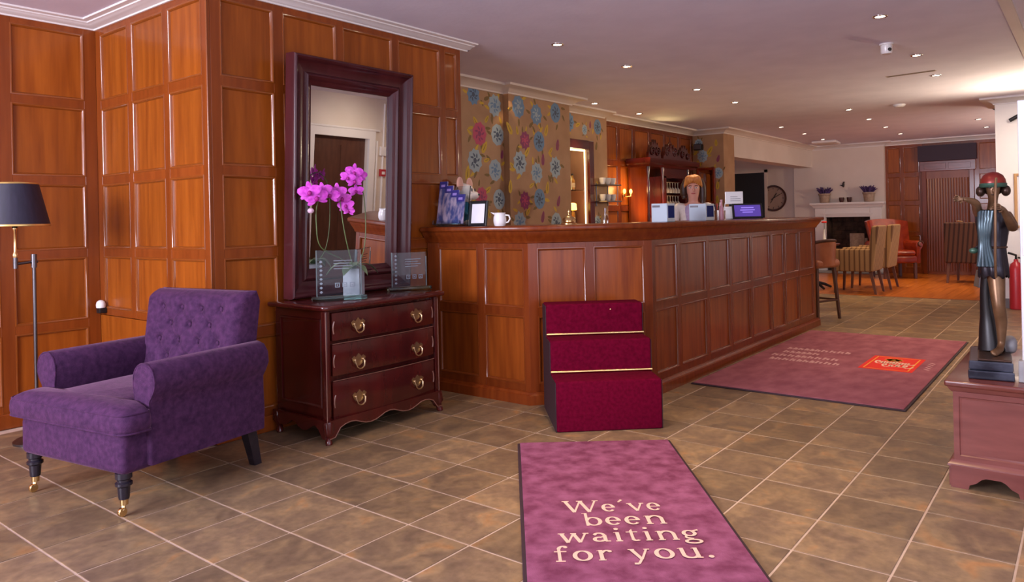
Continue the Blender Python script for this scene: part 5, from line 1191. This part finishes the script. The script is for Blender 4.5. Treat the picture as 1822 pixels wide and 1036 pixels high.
def tub_chair(label, x, y, rz, mat, grp, lw='litwood'):
    t = thing('tub_chair', label, 'chair', (x, y, 0), rz, grp)
    MB().rbox(-.22, .22, -.28, .24, .34, .50, .02, 2).build('seat', mat, t, smooth=50)
    for sx in (-1, 1): MB().rbox(sx * .27 - .045, sx * .27 + .045, -.28, .25, .34, .68, .02, 3).build('armrest', mat, t, smooth=50)
    MB().add([(-.31, .18, .34), (.31, .18, .34), (.31, .29, .34), (-.31, .29, .34), (-.29, .29, 1.03), (.29, .29, 1.03), (.29, .37, 1.03), (-.29, .37, 1.03)], [(0, 3, 2, 1), (4, 5, 6, 7), (0, 1, 5, 4), (1, 2, 6, 5), (2, 3, 7, 6), (3, 0, 4, 7)])
    bm = bmesh.new(); b = MB().add([(-.31, .18, .34), (.31, .18, .34), (.31, .29, .34), (-.31, .29, .34), (-.29, .27, 1.03), (.29, .27, 1.03), (.29, .37, 1.03), (-.29, .37, 1.03)], [(0, 3, 2, 1), (4, 5, 6, 7), (0, 1, 5, 4), (1, 2, 6, 5), (2, 3, 7, 6), (3, 0, 4, 7)]).build('backrest', mat, t)
    bv = b.modifiers.new('bevel', 'BEVEL'); bv.width = .025; bv.segments = 3
    for sx in (-1, 1):
        for yy, dy in ((-.25, -.02), (.24, .07)): MB().add([(sx * .25 - .022, yy - .022, .34), (sx * .25 + .022, yy - .022, .34), (sx * .25 + .022, yy + .022, .34), (sx * .25 - .022, yy + .022, .34), (sx * .26 - .015, yy + dy - .015, 0), (sx * .26 + .015, yy + dy - .015, 0), (sx * .26 + .015, yy + dy + .015, 0), (sx * .26 - .015, yy + dy + .015, 0)],
                     [(0, 1, 2, 3), (7, 6, 5, 4), (0, 4, 5, 1), (1, 5, 6, 2), (2, 6, 7, 3), (3, 7, 4, 0)]).build('leg', lw, t)
    return t
tub_chair('gold striped tub chair nearest the bar in the lounge', 12.30, 2.88, PI, 'stripe', 'striped tub chairs by the fireplace')
tub_chair('gold striped tub chair behind the nearer striped one', 13.15, 2.84, PI, 'stripe', 'striped tub chairs by the fireplace')
tub_chair('dark striped tub chair seen from behind beside the statue', 14.72, 1.66, PI / 2 - .15, 'stripedark', 'dark striped chair')
tb_ = thing('lounge_table', 'dark pedestal table with the flower vase in front of the fireplace', 'table', (12.62, 3.62, 0))
MB().lathe([(0, .71), (.38, .71), (.40, .72), (.40, .735), (.38, .742), (0, .742)], 32).build('tabletop', 'dark', tb_, smooth=40)
MB().lathe([(0, .06), (.05, .06), (.06, .12), (.035, .25), (.045, .45), (.04, .60), (.08, .70), (.0, .71)], 14).build('pedestal', 'black', tb_, smooth=50)
for k in range(4):
    a = PI / 4 + k * PI / 2; MB().tube([(.03 * math.cos(a), .03 * math.sin(a), .10), (.17 * math.cos(a), .17 * math.sin(a), .07), (.29 * math.cos(a), .29 * math.sin(a), .018)], [.03, .024, .018], 8).build('leg', 'black', tb_, smooth=60)
p = on(1487, 437, 'z', .743)
vz = thing('bud_vase', 'slender pale bud vase with one red flower on the lounge table', 'vase', (12.44, 3.40, .743))
MB().lathe([(0, 0), (.045, 0), (.04, .02), (.022, .06), (.016, .22), (.02, .235), (.017, .235), (.013, .22), (0, .22)], 16).build('vase_body', 'china', vz, smooth=50)
MB().tube([(0, 0, .2), (.004, 0, .33)], .004, 6).build('flower_stem', 'stem', vz)
fb = MB()
for k in range(6): fb.ell((.004 + .022 * math.cos(k * 1.047), .022 * math.sin(k * 1.047), .345), .022, .022, .014, nu=8, nv=6)
fb.build('flower_head', 'matred', vz, smooth=80)
# leather wing chair, facing the fire
wg = thing('wing_chair', 'glossy red leather wing chair with scrolled arm facing the table', 'armchair', (15.25, 2.95, 0), -.93 - PI / 2 + .35)
wg.rotation_euler = (0, 0, -.95)
MB().rbox(-.30, .30, -.30, .30, .28, .42, .03, 3).build('seat_rail', 'leather', wg, smooth=50)
MB().rbox(-.27, .27, -.33, .22, .42, .52, .045, 4).build('seat_cushion', 'leather', wg, smooth=60)
bkp = MB(); nx, nz = 12, 14; vs = []; fs = []
for side in (0, 1):
    for j in range(nz + 1):
        for i in range(nx + 1):
            u, v = -1 + 2 * i / nx, j / nz
            x = u * (.33 + .05 * v); z = .40 + .70 * v - .05 * u * u * v
            y = .22 + .16 * v - (.0 if not side else -.10) - .22 * max(abs(u) - .72, 0) / .28 * (1 - .25 * v)
            vs.append((x, y, z))
q_ = nx + 1; n1 = q_ * (nz + 1)
for j in range(nz):
    for i in range(nx):
        a = j * q_ + i; fs += [(a, a + 1, a + q_ + 1, a + q_), (n1 + a, n1 + a + q_, n1 + a + q_ + 1, n1 + a + 1)]
for j in range(nz):
    for i in (0, nx): a = j * q_ + i; fs.append((a, a + q_, n1 + a + q_, n1 + a))
for i in range(nx):
    for j in (0, nz): a = j * q_ + i; fs.append((a, n1 + a, n1 + a + 1, a + 1))
MB().add(vs, fs).build('backrest', 'leather', wg, smooth=70)
for sx in (-1, 1):
    F = Matrix(((1, 0, 0, 0), (0, 0, -1, 0), (0, 1, 0, 0), (0, 0, 0, 1)))
    pl = [(.28, .28), (.36, .28), (.36, .52), (.40, .58), (.41, .64), (.37, .69), (.31, .68), (.28, .63), (.29, .56)]
    pl = [(x * sx, z) for x, z in pl]
    MB().prism(pl if sx > 0 else pl[::-1], -.26, .30, F, r=.012, seg=2).build('armrest', 'leather', wg, smooth=50)
    MB().tube([(sx * (.36 + .045 * math.cos(a)), -.31, .64 + .045 * math.sin(a)) for a in [k * .45 for k in range(12)]], .012, 6).build('arm_scroll', 'brownwood', wg, smooth=60)
    MB().rbox(sx * .27 - .025, sx * .27 + .025, -.30, -.25, 0, .29, .006, 1).build('leg', 'litwood', wg); MB().rbox(sx * .25 - .025, sx * .25 + .025, .24, .29, 0, .29, .006, 1).build('leg', 'litwood', wg)
bg = thing('shoulder_bag', 'grey-blue bag standing on the boards by the dark striped chair', 'bag', (13.95, 1.42, 0), .3)
MB().add([(-.17, -.08, .003), (.17, -.08, .003), (.17, .08, .003), (-.17, .08, .003), (-.14, -.045, .26), (.14, -.045, .26), (.14, .045, .26), (-.14, .045, .26)], [(0, 3, 2, 1), (4, 5, 6, 7), (0, 1, 5, 4), (1, 2, 6, 5), (2, 3, 7, 6), (3, 0, 4, 7)]).build('bag_body', 'slate_bag', bg)
MB().tube(smoothpath([(-.09, -.05, .25), (-.07, -.05, .36), (.07, -.05, .36), (.09, -.05, .25)]), .008, 6).build('handle', 'black', bg, smooth=60)

# fireplace: white surround, dark firebox
fpl = thing('fireplace', 'white moulded fireplace surround round a sooty black firebox', 'fireplace', (16.28, 3.975, 0))
Hw, Oh = .64, 1.14
for sy in (-1, 1):
    c = sy * .535; MB().rbox(-.07, 0, c - .105, c + .105, 0, 1.33, .008, 2).build('pilaster', 'purewhite', fpl)
    MB().rbox(-.09, -.002, c - .12, c + .12, 0, .16, .006, 1).build('plinth_block', 'purewhite', fpl)
MB().rbox(-.068, 0, -.43, .43, 1.14, 1.33, .006, 1).build('frieze', 'purewhite', fpl)
MB().box(-.085, -.066, -.47, .47, 1.19, 1.205).box(-.095, -.066, -.48, .48, 1.205, 1.225).build('frieze_bead', 'purewhite', fpl)
plansweep(MB(), [(0, .645), (-.07, .645), (-.07, -.645), (0, -.645)][::1], [(0, 1.33), (.02, 1.34), (.03, 1.37), (.06, 1.40), (.0, 1.40)]).build('bed_moulding', 'purewhite', fpl, smooth=35)
MB().rbox(-.17, 0, -.72, .72, 1.40, 1.445, .008, 2).build('mantel_shelf', 'purewhite', fpl)
# firebox of dark bricks
fx = MB().box(.38, .40, -.42, .42, 0, 1.14).box(0.0, .38, -.425, -.42, 0, 1.14).box(0.0, .38, .42, .425, 0, 1.14).box(0, .40, -.43, .43, 1.14, 1.16).build('firebox', 'soot_dark', fpl)
rn = random.Random(3)
for r in range(12):
    for k in range(6):
        y0 = -.42 + (k - (r % 2) * .5) * .16; y0c, y1c = max(y0, -.415), min(y0 + .15, .415)
        if y1c - y0c > .03: MB().rbox(.365, .381, y0c, y1c, .05 + r * .09, .13 + r * .09, .003, 1).build('brick', 'soot_dark', fx)
MB().rbox(-.45, .02, -.70, .70, .0005, .03, .006, 1).build('hearth', 'greystone', fpl)
MB().box(.10, .12, -.28, .0, .03, .80).build('brick_reveal', 'clay', fpl); MB().box(.10, .12, -.34, -.29, .03, .70).build('brick_reveal', 'clay', fpl)  # beige panels standing for the pale firebrick reveal

def lav(label, y):
    t = thing('lavender_pot', label, 'potted plant', (16.16, y, 1.446), 0, 'lavender pots on the mantel')
    MB().lathe([(0, 0), (.085, 0), (.09, .02), (.105, .15), (.118, .16), (.120, .19), (.105, .19), (.10, .165), (0, .165)], 20).build('pot', 'clay', t, smooth=40)
    mb = MB(); rn = random.Random(int(y * 100))
    for k in range(60):
        a = rn.uniform(0, 6.28); r0 = rn.uniform(0, .07); r1 = r0 + rn.uniform(.02, .13); z1 = rn.uniform(.24, .33)
        mb.tube([(r0 * math.cos(a), r0 * math.sin(a), .16), ((r0 + r1) / 2 * math.cos(a), (r0 + r1) / 2 * math.sin(a), (z1 + .16) / 2 + .02), (r1 * math.cos(a), r1 * math.sin(a), z1)], [.010, .013, .006], 4)
    mb.build('lavender_stems', 'lavender', t)['kind'] = 'stuff'
lav('clay pot of dried lavender on the mantel nearer the clock', 4.40); lav('clay pot of dried lavender on the mantel nearer the shutter', 3.545)
for y, lab in ((4.07, 'small dark-rimmed tealight glass on the mantel, nearer the clock'), (3.92, 'small dark-rimmed tealight glass on the mantel, nearer the shutter')):
    t = thing('tealight_glass', lab, 'candle holder', (16.17, y, 1.446), 0, 'tealight glasses on the mantel')
    MB().lathe([(0, 0), (.035, 0), (.045, .05), (.047, .10), (.043, .10), (.040, .05), (.03, .008), (0, .008)], 16).build('glass_cup', 'clockrim', t, smooth=50)
    MB().lathe([(0, .009), (.028, .009), (.030, .055), (0, .055)], 14).build('candle', 'china', t, smooth=40)
p = on(1501, 329, 'x', 16.28)
bi = thing('bird_ornament', 'tiny dark bird ornament on the chimney breast above the mantel', 'ornament', (16.27, p.y, p.z))
MB().ell((-.012, 0, 0), .012, .022, .055, nu=12, nv=8).ell((-.012, -.012, .05), .012, .016, .018, nu=10, nv=6).build('bird_body', 'ink', bi, smooth=80)
MB().add([(-.012, .01, .0), (-.012, .075, -.01), (-.012, .015, -.035), (-.004, .01, 0), (-.004, .075, -.01), (-.004, .015, -.035)], [(0, 1, 2), (5, 4, 3), (0, 3, 4, 1), (1, 4, 5, 2), (2, 5, 3, 0)]).build('wing', 'ink', bi)
# round clock on the far wall
p = on(1376, 353, 'x', 16.39)
ck = thing('wall_clock', 'large round dark-rimmed clock on the far cream wall', 'clock', (16.40, p.y, p.z))
RX = Matrix.Rotation(-PI / 2, 4, 'Y')
MB().lathe([(0, 0), (.255, 0), (.255, .012), (0, .012)], 40, RX).build('clock_face', 'clockface', ck, smooth=30)
MB().lathe([(.245, 0), (.285, 0), (.29, .02), (.275, .04), (.255, .038), (.245, .014)], 44, RX, cap=False).build('clock_rim', 'clockrim', ck, smooth=50)
mb = MB()
for k in range(12):
    a = k * PI / 6; mb.tube([(-.013, .195 * math.sin(a), .195 * math.cos(a)), (-.013, .232 * math.sin(a), .232 * math.cos(a))], .006, 4)
mb.build('hour_marks', 'ink', ck)['kind'] = 'stuff'
for nm, a, L, w in (('hour_hand', 2.55 + PI, .13, .010), ('minute_hand', -1.05, .18, .007), ('second_hand', 2.6, .12, .006)):
    MB().tube([(-.018, -.05 * math.sin(a), -.05 * math.cos(a)), (-.018, L * math.sin(a), L * math.cos(a))], w, 4).build(nm, 'ink', ck)
# lever handle on the shutter
MB().tube([(16.36, 1.95, 1.02), (16.33, 1.95, 1.02), (16.325, 2.05, 1.03)], .012, 8).build('door_handle', 'brass', d2, smooth=60)

# ------------------------------------------------------------------ white wall at the right: picture, spotlight, extinguisher
pic = thing('picture', 'pale oak picture frame edge-on at the right of the white wall', 'picture', (11.1, .62, 1.34))
FPc = frame((0, .155, -.34), (0, -1, 0), (-1, 0, 0))
MB().rectsweep(0, .31, 0, .68, [(0, 0), (0, .025), (.008, .03), (.03, .028), (.034, .006)], FPc).build('picture_frame', 'oak', pic)
MB().box(.03, .28, .03, .65, 0, .008, FPc).build('picture_mount', 'paper', pic)
pic.location.y = .765 - .155
ws2 = thing('wall_spotlight', 'small black spotlight high on the white wall', 'spotlight', (11.1, .745, 2.37))
MB().tube([(0, 0, 0), (-.05, 0, 0)], .012, 8).tube([(-.05, .05, -.03), (-.06, -.06, .03)], .024, 10).build('spot_body', 'black', ws2, smooth=40)
ex = thing('fire_extinguisher', 'red fire extinguisher against the white wall behind the statue', 'fire extinguisher', (11.0, .755, 0))
MB().lathe([(0, 0.004), (.072, 0.004), (.075, .02), (.075, .50), (.06, .56), (.025, .59), (.022, .62), (0, .62)], 20).build('cylinder', 'redpaint', ex, smooth=50)
MB().tube([(0, 0, .61), (0, .0, .67), (-.02, .08, .70)], .014, 8).build('valve_lever', 'black', ex)
MB().tube(smoothpath([(0, -.02, .64), (-.02, -.11, .60), (-.02, -.105, .35), (-.02, -.09, .22)]), .011, 8).build('hose', 'black', ex, smooth=60)

# ------------------------------------------------------------------ chest at the right with the archer statue
bx = thing('blanket_chest', 'pinkish mahogany chest with bracket feet under the statue', 'chest', (3.84, .36, 0))
MB().box(.012, 1.0, -.150, .150, .11, .45).build('carcass', 'chestwood', bx)
MB().rbox(-.018, 1.03, -.185, .182, .452, .480, .008, 3).build('chest_lid', 'chesttop', bx, smooth=40)
plansweep(MB(), [(1.0, .150), (.012, .150), (.012, -.150), (1.0, -.150)], [(0, .425), (.006, .428), (.014, .438), (.022, .452), (0, .452)]).build('lid_moulding', 'chestwood', bx, smooth=35)
FBx = frame((.012, .150, 0), (0, -1, 0), (-1, 0, 0))
MB().rectsweep(0, .30, .12, .43, [(0, 0), (0, .010), (.022, .010), (.026, .005), (.034, .003), (.036, -.0005)], FBx).build('panel_frame', 'chestwood', bx, smooth=30)
MB().box(.03, .27, .15, .40, -.002, .003, FBx).build('end_panel', 'chestwood', bx)
plansweep(MB(), [(1.0, .150), (.012, .150), (.012, -.150), (1.0, -.150)], [(0, .125), (.010, .122), (.016, .112), (.024, .105), (.026, .095), (0, .095)]).build('base_moulding', 'chestwood', bx, smooth=35)
br_ = [(-.012, 0), (.055, 0), (.060, .020), (.085, .032), (.105, .052), (.122, .060), (.178, .060), (.195, .052), (.215, .032), (.240, .020), (.245, 0), (.312, 0), (.312, .10), (-.012, .10)]
MB().prism(br_, .004, .026, FBx).build('bracket_foot', 'chestwood', bx)
for s_, F in ((1, frame((.0, .150, 0), (1, 0, 0), (0, 1, 0))), (-1, frame((.0, -.150, 0), (1, 0, 0), (0, -1, 0)))):
    MB().prism([(.012, 0), (.09, 0), (.10, .03), (.15, .055), (.85, .055), (.90, .03), (.91, 0), (1.0, 0), (1.0, .10), (.012, .10)], 0, .022, F).build('bracket_foot', 'chestwood', bx)

sta = thing('archer_statue', 'bronze archer statue in a red cap standing on black marble on the chest', 'statue', (4.12, .37, .481), -1.47)
MB().rbox(-.108, .068, -.205, .22, 0, .040, .006, 2).build('base_lower', 'marble', sta)
MB().rbox(-.104, .064, -.200, .215, .0405, .082, .006, 2).build('base_upper', 'marble', sta)
MB().rbox(-.070, .060, -.19, .20, .082, .092, .004, 2).build('foot_plate', 'bronze', sta)
S = {'pel': ((.0, .02, .50), (.056, .046)), 'wai': ((.002, .02, .585), (.042, .034)), 'che': ((.0, .015, .690), (.058, .042)), 'ncb': ((.0, .005, .765), (.024, .024)), 'nck': ((.002, -.008, .80), .020), 'jaw': ((.004, -.026, .828), (.022, .026)), 'hed': ((.004, -.018, .868), (.035, .040)), 'top': ((.004, -.010, .900), (.028, .034)),
     'sR': ((-.058, .0, .752), .024), 'eR': ((-.066, -.105, .800), .019), 'wR': ((-.105, -.150, .815), (.013, .011)), 'sL': ((.060, .0, .735), .028), 'eL': ((.080, -.070, .672), .024), 'wL': ((.036, -.165, .768), (.014, .012)),
     'hA': ((.008, .0, .455), .040), 'kA': ((.016, -.030, .315), .0285), 'cA': ((.026, -.004, .24), .027), 'aA': ((.024, .0, .135), .0155), 'bA': ((.016, -.03, .110), (.018, .014)), 'tA': ((-.012, -.115, .104), (.018, .010)),
     'hB': ((.0, .065, .455), .036), 'kB': ((-.002, .085, .315), .026), 'cB': ((.002, .115, .24), .024), 'aB': ((.0, .135, .135), .0155), 'bB': ((-.002, .115, .110), (.016, .013)), 'tB': ((-.016, .055, .104), (.016, .010))}
SE = [('pel', 'wai'), ('wai', 'che'), ('che', 'ncb'), ('ncb', 'nck'), ('nck', 'jaw'), ('jaw', 'hed'), ('hed', 'top'), ('che', 'sR'), ('sR', 'eR'), ('eR', 'wR'), ('che', 'sL'), ('sL', 'eL'), ('eL', 'wL'), ('pel', 'hA'), ('hA', 'kA'), ('kA', 'cA'), ('cA', 'aA'), ('aA', 'bA'), ('bA', 'tA'), ('pel', 'hB'), ('hB', 'kB'), ('kB', 'cB'), ('cB', 'aB'), ('aB', 'bB'), ('bB', 'tB')]
fingers(S, SE, S['wR'][0], (-.75, -.4, .1), (.1, .2, .9), (.6, -.5, 0), 'wR', .42); fingers(S, SE, S['wL'][0], (-.35, -.85, .2), (0, .3, .9), (-.8, .3, 0), 'wL', .42)
mesh_obj('figure', skin_mesh(S, SE, 2, 'pel'), 'bronzeskin', sta)
# tunic: pleated rings from shoulders to the ruffled hem
rings = [(.765, .052, .034, 0, .002), (.745, .072, .045, 0, .008), (.70, .070, .054, .002, .010), (.64, .060, .050, .004, .014), (.585, .052, .045, .006, .018), (.54, .056, .055, .006, .02), (.50, .060, .064, .007, .02), (.455, .062, .074, .008, .022), (.448, .056, .066, .005, .022)]
vs = []; fs = []; n = 40
for z, rx, ry, pl_, yc in rings:
    for i in range(n):
        a = 2 * PI * i / n; r = 1 + pl_ / .07 * .55 * math.sin(a * 9 + z * 9)
        vs.append((rx * r * math.cos(a), yc + ry * r * math.sin(a), z + (.008 * math.sin(a * 9) if z < .46 else 0)))
for k in range(len(rings) - 1):
    for i in range(n): fs.append((k * n + i, k * n + (i + 1) % n, (k + 1) * n + (i + 1) % n, (k + 1) * n + i))
fs.append(tuple(range(n)))
tu = MB().add(vs, fs).build('tunic', 'bluebronze', sta, smooth=80)
mb = MB()
for k in range(5): mb.tube(smoothpath([(-.050 + .012 * k, -.046 - .004 * k, .76), (-.052 + .010 * k, -.060, .68), (-.050 + .008 * k, -.052, .60), (-.058 + .016 * k, -.068, .50)], 4), [.010] * 13, 6)
mb.build('drapery', 'drape', tu, smooth=60)
MB().tube([(.052 * math.cos(a), .018 + .046 * math.sin(a), .588) for a in [k * PI / 12 for k in range(25)]], .006, 6).build('belt', 'bronze', tu, smooth=60)
MB().ell((-.078, -.02, .572), .020, .014, .014, nu=12, nv=8).build('drapery_end', 'greencap', sta, smooth=80)
MB().tube([(-.045, .0, .60), (-.070, -.015, .58)], .010, 8).build('drapery_fold', 'bluebronze', sta, smooth=60)
cp = MB().lathe([(.050, .875), (.053, .885), (.050, .905), (.040, .925), (.022, .938), (0, .942)], 24, T(.004, -.008, 0)).build('cap', 'redcap', sta, smooth=60)
MB().lathe([(.049, .868), (.055, .872), (.056, .886), (.050, .890)], 24, T(.004, -.008, 0), cap=False).build('cap_brim', 'greencap', cp, smooth=60)
for sx in (-1, 1):
    MB().ell((.004 + sx * .050, .006, .852), .020, .028, .026, nu=14, nv=10).build('hair_curl', 'bronze', sta, smooth=80)
    MB().ell((.004 + sx * .014, -.056, .866), .006, .004, .0035, nu=10, nv=6).build('eye', 'ink', sta, smooth=80)
MB().ell((.004, .022, .866), .044, .034, .036).build('hair', 'bronze', sta, smooth=80)
MB().ell((.004, -.062, .852), .006, .009, .011, nu=10, nv=8).build('nose', 'bronzeskin', sta, smooth=80)
MB().ell((.004, -.054, .834), .010, .005, .003, nu=10, nv=6).build('mouth', 'bronze', sta, smooth=80)
bo = MB().tube(smoothpath([(.014, -.205, .905), (.010, -.228, .86), (.008, -.236, .78), (.006, -.230, .66), (.004, -.205, .54), (.006, -.165, .46)]), .0055, 8).build('bow', 'bronzeskin', sta, smooth=60)
MB().tube(smoothpath([(-.012, .075, .092), (-.022, .085, .22), (-.030, .070, .36), (-.024, .055, .47)]), [.060, .056, .052, .048, .044, .040, .036, .033, .031, .029, .028, .027, .026, .026, .026, .026], 12).build('tree_stump', 'black', sta, smooth=60)
MB().ell((.060, .10, .120), .030, .07, .040, .8, 12, 8).build('rock', 'greystone', sta, smooth=50)
# pale metal upright at the picture's right
po = thing('metal_upright', 'pale metal upright with a lock plate on a grey foot at the chest end', 'post', (3.965, .229, .481))
MB().rbox(-.035, .035, -.040, .040, 0, .095, .004, 2).build('foot_block', 'greystone', po)
MB().rbox(-.018, .018, -.026, .026, .095, 1.245, .003, 2).build('upright', 'aluminium', po)
MB().rbox(-.021, -.017, -.010, .018, .56, .72, .002, 1).build('lock_plate', 'china', po)
for z in (.60, .68): MB().ell((-.022, .004, z), .003, .005, .007, nu=10, nv=6).build('keyhole', 'ink', po)

# ------------------------------------------------------------------ ceiling fittings
CZ = CE - .0005
n_light = 0
def downlight(px, py, label, power):
    p = on(px, py, 'z', CE); t = thing('ceiling_downlight', label, 'downlight', (p.x, p.y, CE), 0, 'recessed ceiling downlights')
    MB().lathe([(.034, -.002), (.036, -.006), (.048, -.006), (.052, -.001), (.052, .0)], 24, cap=False).build('bezel', 'chrome', t, smooth=50)
    MB().lathe([(0, -.003), (.034, -.003), (.034, -.001), (0, -.001)], 20).build('lamp_face', 'bulb', t)
    spot('downlight_lamp', (p.x, p.y, CE - .02), (p.x, p.y, 0), power, WARM, 78, .9, .03)
O8 = ('first', 'second', 'third', 'fourth', 'fifth', 'sixth', 'seventh', 'eighth')
for k, a in enumerate(((992, 79), (1115, 118), (1240, 159), (1308, 182), (1390, 226), (1431, 238), (1464, 248))): downlight(*a, '%s glowing downlight, counting from the mirror, in the row over the bar front' % O8[k], 45)
for k, a in enumerate(((914, 151), (1058, 184), (1137, 202))): downlight(*a, '%s glowing downlight of three over the back of the bar, counting from the floral panels' % O8[k], 85)
for k, a in enumerate(((1566, 29), (1631, 98), (1665, 134))): downlight(*a, '%s glowing downlight, nearest first, in the row near the white detector' % O8[k], 75)
for k, a in enumerate(((1510, 195), (1546, 212), (1576, 226), (1602, 238), (1509, 260))): downlight(*a, '%s glowing downlight, nearest first, in the middle row towards the fireplace' % O8[k], 75)
for k, a in enumerate(((1741, 212), (1755, 226), (1771, 242), (1652, 260))): downlight(*a, '%s glowing downlight, nearest first, in the row towards the ribbed shutter' % O8[k], 70)
p = on(1577, 78, 'z', CE)
t = thing('motion_detector', 'white box-shaped motion detector on the ceiling', 'detector', (p.x, p.y, CE), .3)
MB().lathe([(.055, 0), (.055, -.012), (.045, -.014), (.045, -.07), (.038, -.085), (0, -.088)], 22, cap=False).build('detector_body', 'china', t, smooth=35)
MB().ell((-.036, -.018, -.055), .014, .018, .016, nu=12, nv=8).build('lens', 'ink', t, smooth=80)
p0, p1 = on(1577, 137, 'z', CE), on(1665, 125, 'z', CE)
t = thing('ceiling_slot', 'dark linear slot diffuser in the ceiling', 'vent', tuple(p0), math.atan2(p1.y - p0.y, p1.x - p0.x)); L = (p1 - p0).length
MB().rectsweep(0, L, -.03, .03, [(0, 0), (.002, -.004), (.010, -.004), (.012, -.0005)]).build('slot_frame', 'clay', t)
MB().box(.01, L - .01, -.02, .02, -.002, -.0005).build('slot_blade', 'ink', t)
for (px, py, lab) in ((1600, 186, 'flat pale disc detector on the ceiling between the downlight rows'), (1748, 240, 'round detector near the ribbed shutter on the ceiling')):
    p = on(px, py, 'z', CE); t = thing('smoke_detector', lab, 'smoke detector', (p.x, p.y, CE))
    MB().lathe([(.075, 0), (.075, -.012), (.06, -.03), (.03, -.038), (0, -.038)], 22, cap=False).build('detector_cover', 'china', t, smooth=40)
    MB().lathe([(.062, -.013), (.064, -.017), (.060, -.021)], 22, cap=False).build('sensor_ring', 'steel', t)
p = on(1470, 252, 'z', CE)
t = thing('ceiling_cassette', 'flat pale cassette unit on the far ceiling', 'air conditioner', tuple(p), .1)
MB().rbox(-.30, .30, -.22, .22, -.045, -.001, .012, 2).build('cassette_cover', 'white', t)
MB().box(-.22, .22, -.15, .15, -.049, -.0448).build('grille_plate', 'cream', t)
# call point seen in the mirror
t = thing('fire_call_point', 'red fire alarm call point on the entrance wall, seen in the mirror', 'call point', (7.75, -1.0, 1.52))
MB().rbox(-.055, .055, 0, .045, -.055, .055, .006, 2).build('call_box', 'redpaint', t)
MB().box(-.03, .03, .045, .047, -.025, .02).build('call_glass', 'china', t)
